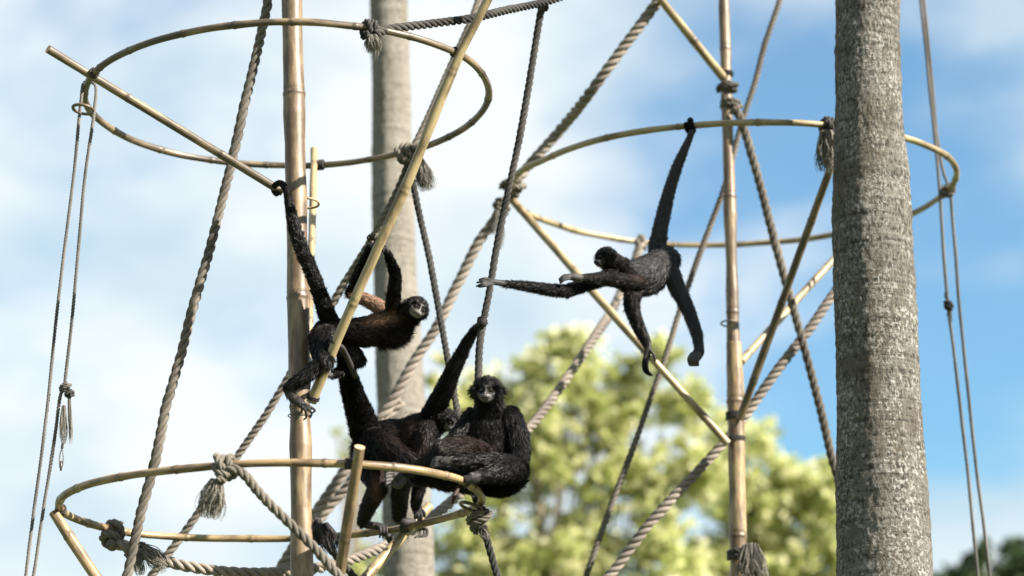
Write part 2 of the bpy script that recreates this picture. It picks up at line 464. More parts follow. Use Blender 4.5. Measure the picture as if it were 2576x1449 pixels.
H1, H2 = 3.59, 1.809                        # hoop heights above the eye
frameL = thing('bamboo_climbing_frame', 'bamboo climbing frame with two hoops braced to one thick pole, monkeys clinging to it', 'climbing frame', 'bamboo climbing frames')
ppx = PX(9.4)
pole_pts = [P(734, 0, 9.42), P(748, 720, 9.42), P(759, 1449, 9.42)]
ptop = to_z(pole_pts[1], pole_pts[0], 7.4); pbot = to_z(pole_pts[1], pole_pts[2], -0.1)
ps = np.linalg.norm(P(735, 235, 9.42) - ptop)
node_s = [ps - 0.93, ps, ps + 0.925, ps + 1.40, ps + 2.3, ps + 3.1, ps + 3.9, ps + 4.7]
culm('pole', [ptop] + pole_pts + [pbot], [26 * ppx, 26.5 * ppx, 27 * ppx, 27.5 * ppx, 29 * ppx], 0.9, M['bam_pole'], frameL, node_at=node_s, sides=32, seed=3, swell=0.7)
h1 = [(229, 194), (264, 160), (323, 128), (403, 99), (531, 71), (660, 57), (735, 55), (803, 57), (872, 64), (931, 71), (1011, 87), (1073, 104), (1150, 134), (1185, 156), (1216, 191), (1230, 233), (1219, 271),
      (1185, 309), (1143, 337), (1080, 365), (1021, 382), (941, 399), (872, 410), (775, 417), (712, 416), (629, 413), (556, 406), (451, 389), (347, 358), (295, 333), (250, 302), (222, 272), (213, 245), (217, 218)]
culm('hoop', [on_plane(x, y, H1) for x, y in h1], 8.8 * PX(9.3), 0.27, M['bam_grey'], frameL, closed=True, seed=12, sides=18, swell=1.6)
h2 = [(734, 1164), (838, 1166), (908, 1168), (978, 1174), (1048, 1182), (1114, 1195), (1152, 1205), (1184, 1222), (1206, 1240), (1212, 1257), (1194, 1278), (1152, 1294), (1072, 1315), (999, 1331), (884, 1345), (727, 1355), (629, 1355), (489, 1353), (349, 1343), (279, 1331), (209, 1312),
      (167, 1294), (151, 1278), (150, 1261), (171, 1240), (227, 1217), (314, 1198), (419, 1184), (523, 1174), (629, 1166)]
culm('hoop', [on_plane(x, y, H2) for x, y in h2], 9.4 * PX(9.3), 0.29, M['bam_tan'], frameL, closed=True, seed=22, sides=18, swell=1.6)
culm('brace', [P(120, 123, 8.98), P(228, 189, 9.115), P(440, 318, 9.24), P(712, 484, 9.37)], 10.6 * PX(9.2), 0.41, M['bam_grey'], frameL, seed=31, first=0.40)
culm('brace', [P(1275, -110, 8.74), P(1220, 13, 8.80), P(1155, 142, 8.855), P(1020, 470, 9.0), P(893, 752, 9.14), P(783, 1012, 9.325)], [12.2 * PX(9)] * 3 + [13 * PX(9)] * 3, 0.5, M['bam_yellow'], frameL, seed=37, node_at=[0.53, 1.055, 1.565])
culm('brace', [P(790, 376, 10.325), P(784, 620, 9.93), P(772, 930, 9.50)], 9.5 * PX(10), 0.5, M['bam_yellow'], frameL, seed=41)
culm('brace', [P(134, 1288, 9.50), P(240, 1449, 9.49), P(742, 2190, 9.43)], 13 * PX(9.5), 0.6, M['bam_tan'], frameL, seed=43)
culm('brace', [P(905, 1124, 8.575), P(855, 1440, 8.87), P(778, 1980, 9.33)], 14.2 * PX(8.7), 0.48, M['bam_pole'], frameL, seed=47, first=0.385)
culm('brace', [P(1080, 1273, 10.10), P(925, 1447, 9.86), P(775, 1616, 9.50)], 12.5 * PX(10), 0.35, M['bam_yellow'], frameL, seed=49)

def hoop_ring(center, axis, R, r, mat, parent, name='lashing_ring', squash=1.0):
    axis = unit(axis); u = unit(np.cross(axis, V(0.3, 0.2, 1))); w = np.cross(axis, u)
    a = np.linspace(0, 2 * math.pi, 28, endpoint=False)
    pts = center + R * (np.cos(a)[:, None] * u + squash * np.sin(a)[:, None] * w)
    v, q, t_ = tube(pts, r, 8, True)
    z = np.zeros((len(v), 3)); z[:, 2] = np.repeat(a, 8) * R
    return link(name, Geo().add(v, q, culm=z, node=np.ones(len(v))).mesh(name), mat, parent)
hoop_ring(P(771, 511, 9.50), (0.03, 0.1, 1), 32 * ppx, 3.2 * ppx, M['bam_yellow'], frameL)
hoop_ring(P(209, 275, 9.27), (0.12, 0.12, 1), 26 * ppx, 4.2 * ppx, M['bam_grey'], frameL)
hoop_ring(P(1186, 1276, 9.42), (0.35, 0.1, 1), 29 * ppx, 4.2 * ppx, M['bam_grey'], frameL)
hoop_ring(P(754, 1047, 9.42), (0.02, 0.05, 1), 28.5 * ppx, 1.4 * ppx, M['steel'], frameL, 'wire_tie')

# right frame
T3, D3 = math.radians(2.4), 10.2
H3 = 10.2 * math.tan(PITCH + math.atan((CY - 310) / FPX))
def R3(x, y): return on_plane(x, y, H3, T3, D3)
frameR = thing('bamboo_climbing_frame', 'bamboo climbing frame with one wide hoop on a slim pole', 'climbing frame', 'bamboo climbing frames')
DP = 11.2; rpx = PX(DP)
rp = [P(1820, 0, DP), P(1835, 503, DP), P(1845, 868, DP)]
rtop = to_z(rp[1], rp[0], 8.3)
culm('pole', [rtop] + rp, [12.5 * rpx, 13.5 * rpx, 15 * rpx, 16.5 * rpx], 0.72, M['bam_pole'], frameR, seed=53, sides=24)
rb = [P(1845.5, 862, DP), P(1849, 943, DP), P(1858, 1449, DP)]
culm('pole', rb + [to_z(rb[1], rb[2], -0.1)], [19.5 * rpx, 19.8 * rpx, 21 * rpx, 23 * rpx], 0.62, M['bam_tan'], frameR, seed=55, sides=24, first=0.30)
h3 = [(1292, 452), (1318, 425), (1362, 405), (1431, 375), (1525, 347), (1629, 328), (1740, 316), (1848, 309), (1949, 308), (2020, 310), (2070, 314), (2180, 326), (2283, 349), (2335, 368), (2381, 392), (2405, 424), (2402, 455), (2381, 483), (2356, 502), (2298, 536), (2200, 567),
      (2090, 591), (2017, 603), (1930, 610), (1826, 616), (1687, 615), (1573, 604), (1511, 593), (1459, 583), (1372, 555), (1337, 541), (1302, 521), (1287, 500), (1284, 474)]
culm('hoop', [R3(x, y) for x, y in h3], 8.0 * PX(11), 0.36, M['bam_yellow'], frameR, closed=True, seed=61, sides=16, swell=1.6)
e = R3(1288, 495)
culm('brace', [P(1276, 488, e[1] - 0.04), P(1560, 812, 11.1), P(1831, 1116, 11.15)], 9.8 * PX(11), 0.5, M['bam_yellow'], frameR, seed=63)
e = R3(2110, 318)
culm('brace', [P(2126, 322, e[1] - 0.04), P(2000, 668, 10.7), P(1861, 1054, 11.14)], 10 * PX(10.8), 0.45, M['bam_grey'], frameR, seed=65)
e = R3(2215, 563)
culm('brace', [P(2226, 512, e[1] + 0.02), P(2090, 660, 11.8), P(1864, 910, 11.25)], 9.5 * PX(11.5), 0.5, M['bam_yellow'], frameR, seed=67)
culm('brace', [P(1575, -120, 10.6), P(1663, 0, 10.85), P(1818, 194, 11.16)], 10.5 * PX(11), 0.5, M['bam_yellow'], frameR, seed=69)
hoop_ring(P(1835, 814, DP), (0.05, 0.1, 1), 21 * rpx, 2.4 * rpx, M['steel'], frameR, 'wire_tie')
hoop_ring(P(1857, 1401, DP), (0.05, 0.05, 1), 26 * rpx, 3 * rpx, M['steel'], frameR, 'wire_tie')

# ------------------------------------------------------------------ ropes
def strands(pts, R, lay=2.9, n=3, geo=None, phase=0.0, sides=7, per=13, fuzz=0):
    """n-strand laid rope of radius R (metres) along pts"""
    pitch = lay * 2 * R
    C, s = resample(np.asarray(pts, float), pitch / per)
    C = C[:, :3]
    T, U, W = frames(C)
    if len(C) > 60:                                     # slack and uneven lay
        kn = max(4, int(s[-1] / 0.22)); xs = np.linspace(0, s[-1], kn)
        wob = [np.interp(s, xs, rng.normal(0, 0.16, kn)) * R * np.minimum(1, np.minimum(s, s[-1] - s) / 0.2) for _ in range(2)]
        C = C + wob[0][:, None] * U + wob[1][:, None] * W
        lw = np.interp(s, xs, rng.normal(0, 0.5, kn))
    else:
        lw = 0 * s
    vr_ = 1 + 0.05 * np.sin(s / (R * 5.3) + 1) + 0.04 * np.sin(s / (R * 12.7))
    g = geo or Geo()
    for k in range(n):
        a = phase + s / pitch * 2 * math.pi + k * 2 * math.pi / n + lw
        path = C + 0.53 * R * (np.cos(a)[:, None] * U + np.sin(a)[:, None] * W)
        g.add(*tube(path, 0.485 * R * vr_, sides))
    if fuzz:                                            # stray fibres
        i = rng.integers(0, len(C), int(fuzz * s[-1]))
        d = rng.normal(0, 1, (len(i), 3)); d -= T[i] * (d * T[i]).sum(1)[:, None]; d /= np.linalg.norm(d, axis=1)[:, None]
        p0 = C[i] + d * R * 0.9
        e = p0 + d * R * rng.uniform(0.15, 0.6, (len(i), 1)) + T[i] * rng.normal(0, R * 0.9, (len(i), 1))
        side = np.cross(d, T[i]) * 0.0006
        v = np.stack((p0 - side, p0 + side, e), 1).reshape(-1, 3)
        g.add(v, t=np.arange(len(v)).reshape(-1, 3))
    return g
def rope(name, label, pts, rpx_, mat='rope', cat='rope', group='climbing ropes', lay=2.9, fuzz=90, raw=None):
    """pts in picture coordinates with distance; raw adds world points at the end"""
    W3 = [P(*p) for p in pts] + (list(raw) if raw is not None else [])
    d = np.mean([p[2] for p in pts])
    root = thing(name, label, cat, group)
    o = link('cord' if cat == 'cord' else 'rope_line', strands(W3, rpx_ * PX(d), lay, fuzz=fuzz).mesh(name), M[mat], root)
    return root
def ground_end(a, b):
    return [to_z(P(*a), P(*b), 0.0)]
def knot(parent, c, axis, R, r, turns=2.6, mat='rope', spread=1.9, cross=True, ang0=0.0, name='knot'):
    """rope wrapped round a bar of radius R at c, with a hitch over the wraps"""
    axis = unit(axis); u = unit(np.cross(axis, V(0.1, 0.2, 1))); w = np.cross(axis, u)
    a = np.linspace(0, turns * 2 * math.pi, int(turns * 12)) + ang0
    z = np.linspace(-0.5, 0.5, len(a)) * turns * spread * r
    pts = c + (R + r * 0.9) * (np.cos(a)[:, None] * u + np.sin(a)[:, None] * w) + z[:, None] * axis
    g = strands(pts, r, 2.7, fuzz=60)
    if cross:
        for sg, ph in ((1, 0.0), (-1, 1.1)):
            t_ = np.linspace(-1, 1, 14)
            ca = ang0 + math.pi * 0.35 * sg + ph + t_ * 1.0
            rad = R + r * (2.5 - 0.9 * t_ ** 2)
            pts = c + rad[:, None] * (np.cos(ca)[:, None] * u + np.sin(ca)[:, None] * w) + (t_ * turns * r * 0.9)[:, None] * axis
            strands(pts, r * 0.95, 2.7, geo=g)
    return link(name, g.mesh(name), M[mat], parent)
def tassel(parent, root, tip, r0, r1, n=170, mat='fray', wid=0.0026, wave=0.25, name='frayed_end', jitter=0.35, bulge=1.0):
    """unlaid rope end: a bunch of loose fibres from root to tip"""
    root, tip = np.asarray(root), np.asarray(tip)
    ax = tip - root; L = np.linalg.norm(ax); ax = ax / L
    u = unit(np.cross(ax, V(0.2, 1, 0.1))); w = np.cross(ax, u)
    k = 7; t = np.linspace(0, 1, k)
    g = Geo()
    a = rng.uniform(0, 2 * math.pi, n); q = np.sqrt(rng.uniform(0.05, 1, n)); ln = 1 - jitter * rng.uniform(0, 1, n) ** 1.6
    prof = (r0 + (r1 - r0) * np.sin(np.clip(t * 1.25, 0, 1) * math.pi / 2)) * np.where(t > 0.75, 1 - bulge * 0.55 * (t - 0.75) / 0.25, 1)
    cl = rng.integers(0, 14, n); clo = rng.normal(0, 0.25, (14, 2))
    for i in range(n):
        rr = prof * q[i]
        ph = rng.uniform(0, 6.28, 2)
        off_u = rr * math.cos(a[i]) + r1 * clo[cl[i], 0] * t ** 2 + wave * r1 * np.sin(t * rng.uniform(2, 6) + ph[0]) * t
        off_w = rr * math.sin(a[i]) + r1 * clo[cl[i], 1] * t ** 2 + wave * r1 * np.sin(t * rng.uniform(2, 6) + ph[1]) * t
        c = root + ax * (t * L * ln[i])[:, None] + off_u[:, None] * u + off_w[:, None] * w
        sd_ = (math.cos(ph[0]) * u + math.sin(ph[0]) * w) * wid
        wt = (1 - 0.7 * t)[:, None]
        v = np.vstack((c - sd_ * wt, c + sd_ * wt))
        ii = np.arange(k - 1)
        g.add(v, q=np.stack((ii, ii + 1, ii + 1 + k, ii + k), 1))
    return link(name, g.mesh(name), M[mat], parent)
def tang(pts, i, f):
    a, b = f(*pts[i - 1]), f(*pts[(i + 1) % len(pts)])
    return unit(b - a)

# long rope running down through both left hoops
zr = [(690, -90, 9.47), (672, 0, 9.47), (640, 150, 9.47), (590, 380, 9.48), (537, 590, 9.48), (470, 830, 9.48), (400, 1110, 9.48), (345, 1330, 9.48), (318, 1449, 9.48)]
rope('rope', 'grey twisted rope slanting down through both hoops on the thick pole', zr, 13.2, raw=ground_end(zr[-2], zr[-1]), lay=3.2)

# rope tied to the front of the upper left hoop, running up to the right
c = on_plane(931, 71, H1)
bb = [(946, 86, c[1] - 0.02), (968, 76, c[1] + 0.03), (1010, 69, c[1] + 0.08), (1100, 58, c[1] + 0.2), (1180, 48, 8.92), (1260, 29, 9.08), (1330, 12, 9.25), (1400, -6, 9.42), (1600, -70, 9.9)]
o = rope('rope', 'dark grey rope with a frayed knot, leading away from the top hoop', bb, 11.5, 'rope_dark', lay=2.5)
ax = on_plane(1011, 87, H1) - on_plane(872, 64, H1)
knot(o, c, ax, 9 * PX(8.6), 8.5 * PX(8.6), 2.2, 'rope_dark', ang0=2.0)
tassel(o, P(936, 88, c[1] - 0.045), P(941, 134, c[1] - 0.03), 12 * PX(8.6), 24 * PX(8.6), 200, 'fray', wid=0.0022, bulge=1.2)
tassel(o, P(944, 110, c[1] - 0.05), P(948, 151, c[1] - 0.04), 5 * PX(8.6), 9 * PX(8.6), 16, 'fray', wid=0.0018)

# rope that two monkeys hold, down to the right end of the lower left hoop
r1 = [(1372, -30, 9.48), (1364, 14, 9.48), (1345, 130, 9.50), (1310, 330, 9.54), (1275, 500, 9.56), (1240, 680, 9.57), (1213, 840, 9.57), (1205, 960, 9.56), (1200, 1100, 9.53), (1204, 1230, 9.47), (1211, 1285, 9.43), (1216, 1325, 9.42), (1228, 1375, 9.42), (1252, 1455, 9.42)]
o = rope('rope', 'dark rope that two monkeys grip, running down behind the seated monkey', r1, 10.0, 'rope_dark', raw=ground_end(r1[-2], r1[-1]), lay=2.6)
c = P(1207, 1303, 9.40)
knot(o, c, (0.25, -0.3, 1), 7 * ppx, 8.5 * ppx, 2.6, 'rope', ang0=0.5)
knot(o, P(1200, 1325, 9.40), (1, -0.2, 0.35), 5 * ppx, 7.5 * ppx, 1.6, 'rope', cross=False)
tassel(o, P(1210, 1325, 9.37), P(1222, 1356, 9.36), 6 * ppx, 13 * ppx, 60, 'fray')
knot(o, P(1364, 10, 9.46), (1, 0.3, 0.35), 11 * PX(9.4), 6 * PX(9.4), 1.5, 'rope_dark', cross=False)

# rope behind the upper left hoop
c = on_plane(1024, 382, H1); dk = c[1]
yl = [(1225, -80, dk + 0.35), (1193, 30, dk + 0.28), (1130, 175, dk + 0.2), (1075, 300, dk + 0.1), (1036, 386, dk + 0.06), (1018, 440, dk + 0.06), (985, 512, dk + 0.1), (912, 640, dk + 0.15), (840, 762, dk + 0.2), (720, 962, dk + 0.25), (600, 1142, dk + 0.3), (480, 1318, dk + 0.3), (412, 1408, dk + 0.3)]
o = rope('rope', 'rope tied at the back of the top hoop, slanting down behind the thick pole', yl, 10.3, 'rope', raw=ground_end(yl[-2], yl[-1]))
ax = on_plane(1080, 365, H1) - on_plane(941, 399, H1)
knot(o, c, ax, 9 * PX(10), 8.5 * PX(10), 2.2, 'rope', ang0=1.0)
tassel(o, P(1052, 396, dk + 0.02), P(1080, 478, dk + 0.02), 9 * PX(10), 22 * PX(10), 260, 'fray', wid=0.0028, bulge=0.8)
xr = [(1022, 396, dk - 0.02), (1036, 450, dk + 0.0), (1050, 520, dk), (1075, 640, dk), (1105, 790, dk - 0.03), (1125, 900, dk - 0.06), (1148, 1015, dk - 0.12), (1172, 1130, dk - 0.3), (1198, 1260, dk - 0.65)]
o = rope('rope', 'slim dark rope hanging past the face of the brown-bellied monkey', xr, 9.3, 'rope_dark', lay=2.6)

# heavy pale rope from the right hoop down to the left
e = R3(1288, 478)[1]
r2 = [(1700, -60, 10.85), (1655, 3, 10.9), (1500, 213, 11.0), (1400, 338, e + 0.05), (1318, 434, e + 0.05), (1282, 492, e + 0.03), (1238, 565, e), (1205, 612, e), (1150, 712, e), (1095, 828, e), (1030, 930, e), (970, 1035, e), (868, 1190, e), (792, 1290, e), (690, 1449, e)]
o = rope('rope', 'heavy rope lashed to a hoop tip, sloping down across the pale palm trunk', r2, 14.2, 'rope_pale', raw=ground_end(r2[-2], r2[-1]), lay=2.7)
knot(o, P(1290, 470, e), P(1310, 440, e) - P(1270, 510, e), 13 * PX(11), 7.5 * PX(11), 2.8, 'rope_mid')
knot(o, P(1262, 520, e), P(1290, 470, e) - P(1240, 560, e), 13 * PX(11), 6.5 * PX(11), 2.2, 'rope_mid', cross=False)
tassel(o, P(1252, 530, e - 0.03), P(1238, 590, e - 0.04), 9 * PX(11), 14 * PX(11), 90, 'fray')
tassel(o, P(1262, 560, e - 0.03), P(1256, 628, e - 0.03), 3 * PX(11), 10 * PX(11), 50, 'fray')
r2b = [(1010, 1010, e + 0.06), (975, 1048, e + 0.06), (885, 1208, e + 0.07), (815, 1292, e + 0.08), (722, 1449, e + 0.1)]
rope('rope', 'pale rope lying close alongside the lower part of the heavy sloping rope', r2b, 13, 'rope_pale', raw=ground_end(r2b[-2], r2b[-1]))

ur = [(1985, -80, 11.45), (1958, 5, 11.45), (1920, 132, 11.45), (1880, 268, 11.42), (1862, 330, 11.4), (1838, 425, 11.4), (1790, 560, 11.45), (1730, 720, 11.45), (1675, 895, 11.45), (1600, 1110, 11.45), (1540, 1270, 11.45), (1475, 1449, 11.45)]
rope('rope', 'thin grey rope passing behind the slim pole, then across the flowering tree', ur, 8.2, 'rope', raw=ground_end(ur[-2], ur[-1]))
tr_ = [(1848, 268, 11.13), (1866, 310, 11.15), (1895, 408, 11.19), (1932, 545, 11.24), (1990, 752, 11.31), (2050, 970, 11.39), (2104, 1180, 11.46), (2160, 1400, 11.54)]
o = rope('rope', 'twisted rope lashed to the slim pole above its hoop, falling behind the palm trunk', tr_, 11.6, 'rope', raw=ground_end(tr_[-2], tr_[-1]))
knot(o, P(1831, 222, 11.2), (0.05, 0, 1), 14 * rpx, 6 * rpx, 1.6, 'rope', cross=True, name='lashing', ang0=1)
knot(o, P(1836, 262, 11.2), (0.15, 0, 1), 15 * rpx, 6 * rpx, 2.6, 'rope_mid', cross=True, name='lashing', ang0=3)
vr = [(2205, 604, 11.65), (2160, 665, 11.6), (2095, 742, 11.5), (2040, 818, 11.45), (1950, 938, 11.4), (1880, 1038, 11.38), (1820, 1112, 11.35), (1740, 1200, 11.33), (1640, 1312, 11.3), (1528, 1452, 11.3)]
rope('rope', 'pale twisted rope crossing behind the slim pole below its braces', vr, 13, 'rope_pale', raw=ground_end(vr[-2], vr[-1]), lay=2.6)

# sagging rope between the right hoop and the lower left hoop
f = R3(1610, 608)[1]; kq = on_plane(285, 1332, H2)
wr = [(1612, 612, f - 0.03), (1590, 680, f - 0.05), (1550, 762, f - 0.1), (1500, 842, 11.9), (1420, 960, 11.7), (1310, 1096, 11.4), (1200, 1208, 11.1), (1100, 1290, 10.9), (985, 1364, 10.65), (870, 1407, 10.4), (740, 1435, 10.2), (600, 1441, 10.05), (470, 1426, 9.98), (390, 1405, 9.98), (330, 1380, kq[1] - 0.05), (278, 1362, kq[1] - 0.04)]
o = rope('rope', 'pinkish pale rope sagging behind the seated monkey between two hoops', wr, 13.5, 'rope_pale', lay=2.5)
ax = on_plane(349, 1343, H2) - on_plane(209, 1312, H2)
knot(o, kq, ax, 9.5 * PX(10), 9 * PX(10), 1.8, 'rope', ang0=0.5)
knot(o, P(275, 1358, kq[1] - 0.05), (0.5, 0.5, 1), 8 * PX(10), 10.5 * PX(10), 1.3, 'rope', cross=False)
knot(o, P(338, 1382, kq[1] - 0.07), (1, 0, -0.4), 12 * PX(10), 8 * PX(10), 1.8, 'rope', cross=False)
tassel(o, P(362, 1375, kq[1] - 0.09), P(420, 1432, kq[1] - 0.1), 8 * PX(10), 25 * PX(10), 150, 'fray')
tassel(o, P(345, 1390, kq[1] - 0.08), P(352, 1448, kq[1] - 0.09), 8 * PX(10), 16 * PX(10), 100, 'fray')
knot(o, R3(1610, 610), (1, 0.1, 0), 8.5 * PX(12), 8 * PX(12), 1.3, 'rope_mid', cross=False)

# rope tied to the front of the lower left hoop
c = on_plane(568, 1170, H2); dk = c[1]
cr_ = [(566, 1190, dk - 0.04), (585, 1180, dk - 0.05), (612, 1192, dk - 0.04), (650, 1236, dk - 0.02), (700, 1288, dk), (760, 1350, dk + 0.02), (850, 1445, dk + 0.05), (960, 1560, dk + 0.1)]
o = rope('rope', 'dark twisted rope crossing the thick pole, its frayed knot on the lower hoop', cr_, 12.6, 'rope', raw=ground_end(cr_[-2], cr_[-1]), lay=2.6)
knot(o, c, on_plane(629, 1166, H2) - on_plane(523, 1174, H2), 9.5 * PX(8.6), 10 * PX(8.6), 2.1, 'rope', ang0=0.3)
knot(o, P(556, 1198, dk - 0.06), (0.6, 0.1, 1), 4 * PX(8.6), 8 * PX(8.6), 1.4, 'rope', cross=False)
tassel(o, P(545, 1205, dk - 0.05), P(524, 1305, dk - 0.03), 14 * PX(8.6), 33 * PX(8.6), 330, 'fray', wid=0.0025, bulge=0.9)

# rope knotted where the lower hoop passes behind the pole
c = on_plane(800, 1351, H2); dk = c[1]
er = [(772, 1345, dk - 0.03), (812, 1362, dk - 0.06), (842, 1395, dk - 0.05), (880, 1440, dk - 0.03), (930, 1500, dk)]
o = rope('rope', 'short black rope end knotted on the lower hoop behind the thick pole', er, 9.5, 'rope_dark', raw=ground_end(er[-2], er[-1]))
knot(o, P(790, 1330, dk - 0.04), V(1, 0, 0.12), 10 * PX(10), 10 * PX(10), 2.0, 'rope_dark', ang0=1.5)
tassel(o, P(812, 1318, dk - 0.07), P(838, 1392, dk - 0.06), 13 * PX(10), 26 * PX(10), 240, 'fray_dark', wid=0.0028)

# dark frayed bunch on the right hoop, by the thick palm trunk
c = R3(2086, 316)
o = thing('rope', 'grey frayed rope end knotted on the slim pole hoop beside the palm trunk', 'rope', 'climbing ropes')
knot(o, c, R3(2180, 326) - R3(2020, 310), 8.5 * PX(10.2), 8.5 * PX(10.2), 2.4, 'rope_dark', ang0=1)
tassel(o, P(2079, 330, c[1] - 0.04), P(2085, 432, c[1] - 0.03), 16 * PX(10.2), 30 * PX(10.2), 300, 'fray', wid=0.003, bulge=1.1)
# frayed mop at the foot of the slim pole
o = thing('rope', 'grey mop of frayed rope tied to the slim pole in front of the green tree', 'rope', 'climbing ropes')
knot(o, P(1864, 1398, 11.17), (0.1, 0, 1), 23 * rpx, 7 * rpx, 1.3, 'rope_dark', cross=False)
tassel(o, P(1888, 1372, 11.05), P(1893, 1462, 11.02), 20 * rpx, 34 * rpx, 380, 'fray', wid=0.0034, bulge=0.3, jitter=0.25)

# hauling cords
def cord(label, runs, r, knots, tassels, hook=None, mat='cord'):
    root = thing('hauling_cord', label, 'cord', 'hauling cords')
    for pts in runs:
        W3 = [P(*p) for p in pts]
        W3.append(to_z(W3[-2], W3[-1], 0.0) if pts[-1][1] > 1440 else W3[-1] + (W3[-1] - W3[-2]) * 0.01)
        link('cord_run', strands(W3, r * PX(pts[0][2]), 2.8, sides=6, per=10).mesh('cord_run'), M[mat], root)
    for k_ in knots: knot(root, *k_)
    for t_ in tassels: tassel(root, *t_)
    return root
dl = on_plane(218, 222, H1)[1]
k9 = PX(9.2)
o = cord('pair of thin grey cords over the top hoop tip, with tassel and hook',
     [[(222, 204, dl - 0.03), (211, 209, dl - 0.03), (204, 250, dl - 0.02), (190, 400, dl), (166, 600, dl), (146, 762, dl), (128, 943, dl), (105, 1140, dl), (82, 1312, dl), (66, 1449, dl)],
      [(222, 204, dl + 0.05), (240, 214, dl + 0.02), (237, 280, dl), (216, 430, dl), (196, 640, dl), (178, 832, dl), (164, 958, dl), (163, 975, dl)],
      [(163, 972, dl - 0.01), (153, 992, dl - 0.01), (140, 1082, dl), (124, 1192, dl), (104, 1320, dl), (85, 1449, dl)]], 4.6,
     [(P(166, 976, dl - 0.01), V(0.2, 0.1, 1), 3 * k9, 4.4 * k9, 2.6, 'cord'), (P(172, 990, dl - 0.02), V(0.2, 0.3, 1), 2.5 * k9, 4.2 * k9, 2.2, 'rope_dark'), (P(157, 1122, dl - 0.02), V(0.1, 0.2, 1), 2.5 * k9, 3.6 * k9, 2.0, 'rope_dark')],
     [(P(174, 992, dl - 0.02), P(178, 1118, dl - 0.02), 3 * k9, 6 * k9, 70, 'fray', 0.0016), (P(160, 1020, dl - 0.015), P(157, 1118, dl - 0.02), 4 * k9, 10 * k9, 110, 'fray', 0.0016)])
hk = strands([P(157, 1120, dl - 0.02), P(156, 1150, dl - 0.02)], 2.2 * k9)
g = Geo(); a = np.linspace(0, 2 * math.pi, 20, endpoint=False)
cc = P(154.5, 1155, dl - 0.02)
lp = cc + np.stack((np.cos(a) * 4.5 * k9, 0 * a, np.sin(a) * 24 * k9 - 0.0), 1)
g.add(*tube(lp, 1.6 * k9, 8, True)); g.add(*tube([P(154, 1160, dl - 0.02), P(153, 1184, dl - 0.02)], 2.6 * k9, 8))
link('snap_hook', g.mesh('snap_hook'), M['steel'], o)
dr = R3(2386, 480)[1]; k11 = PX(11)
o = cord('pair of pale cords tied to the hoop tip beyond the thick palm trunk',
     [[(2308, -70, dr + 0.05), (2318, 10, dr + 0.04), (2336, 190, dr + 0.03), (2352, 350, dr + 0.02), (2366, 500, dr - 0.02), (2376, 650, dr), (2384, 745, dr), (2388, 790, dr), (2402, 900, dr), (2430, 1150, dr), (2459, 1449, dr)],
      [(2316, -70, dr + 0.09), (2326, 10, dr + 0.08), (2343, 190, dr + 0.06), (2358, 350, dr + 0.04), (2372, 430, dr + 0.02), (2390, 484, dr - 0.02), (2397, 560, dr), (2417, 800, dr), (2450, 1120, dr), (2490, 1449, dr)]], 4.6,
     [(P(2380, 742, dr - 0.01), V(0.1, 0.2, 1), 4 * k11, 4.5 * k11, 2.2, 'rope_dark'), (P(2384, 768, dr - 0.01), V(0.9, 0.2, 0.4), 3 * k11, 4.5 * k11, 2.0, 'rope_dark'), (R3(2388, 478), R3(2402, 455) - R3(2381, 483), 8.5 * k11, 4.5 * k11, 3.0, 'cord')],
     [(P(2388, 775, dr - 0.01), P(2391, 812, dr - 0.01), 4 * k11, 7 * k11, 50, 'fray', 0.002)])

# bindings where braces meet hoops and poles
def bind(parent, c, axis, R, r=2.3, turns=4.2):
    knot(parent, c, axis, R * PX(c[1]), r * PX(c[1]), turns, 'rope_dark', spread=1.9, cross=False, name='lashing')
for (x, y), a_, b_, h in (((236, 184), (264, 160), (217, 218), H1), ((1146, 132), (1073, 104), (1185, 156), H1), ((806, 415), (775, 417), (872, 410), H1),
                          ((153, 1281), (150, 1261), (167, 1294), H2), ((877, 1167), (838, 1166), (908, 1168), H2), ((1022, 1326), (999, 1331), (1072, 1315), H2)):
    bind(frameL, on_plane(x, y, h), on_plane(*b_, h) - on_plane(*a_, h), 9.8)
bind(frameL, P(788, 1000, 9.318), P(893, 752, 9.14) - P(783, 1012, 9.325), 13.6, 1.8, 3)
bind(frameR, P(1850, 1046, DP), (0.03, 0, 1), 20.5, 2.6, 4)
bind(frameR, P(1851, 1104, DP), (0.03, 0, 1), 20.5, 2.2, 3)
bind(frameR, P(1828, 186, DP), (0.03, 0, 1), 14, 2.2, 3)

# ------------------------------------------------------------------ monkeys
m, n, l, b = mat_new('monkey_hide')
a = n.new('ShaderNodeAttribute'); a.attribute_name = 'col'
t = n.new('ShaderNodeTexCoord'); f = noise(n, l, t.outputs['Object'], 260, 3, 0.6)
c = mix(n, l, ramp_out(n, l, f, 0.35, 0.75), a.outputs['Color'], (0.0, 0.0, 0.0), 'MIX')
mm = n.new('ShaderNodeMix'); mm.data_type = 'RGBA'; mm.inputs[0].default_value = 0.35; l.new(a.outputs['Color'], mm.inputs[6]); l.new(c, mm.inputs[7])
l.new(mm.outputs[2], b.inputs['Base Color']); b.inputs['Roughness'].default_value = 0.62; sp_ = n.new('ShaderNodeMapRange'); sp_.inputs['From Min'].default_value = 0.01; sp_.inputs['From Max'].default_value = 0.06; sp_.inputs['To Min'].default_value = 0.04; sp_.inputs['To Max'].default_value = 0.4; l.new(a.outputs['Fac'], sp_.inputs['Value']); l.new(sp_.outputs[0], b.inputs['Specular IOR Level'])
bu = n.new('ShaderNodeBump'); bu.inputs['Strength'].default_value = 0.4; bu.inputs['Distance'].default_value = 0.002; l.new(f.outputs[0], bu.inputs['Height']); l.new(bu.outputs[0], b.inputs['Normal'])
M['hide'] = m
m, n, l, b = mat_new('monkey_fur')
a = n.new('ShaderNodeAttribute'); a.attribute_name = 'col'
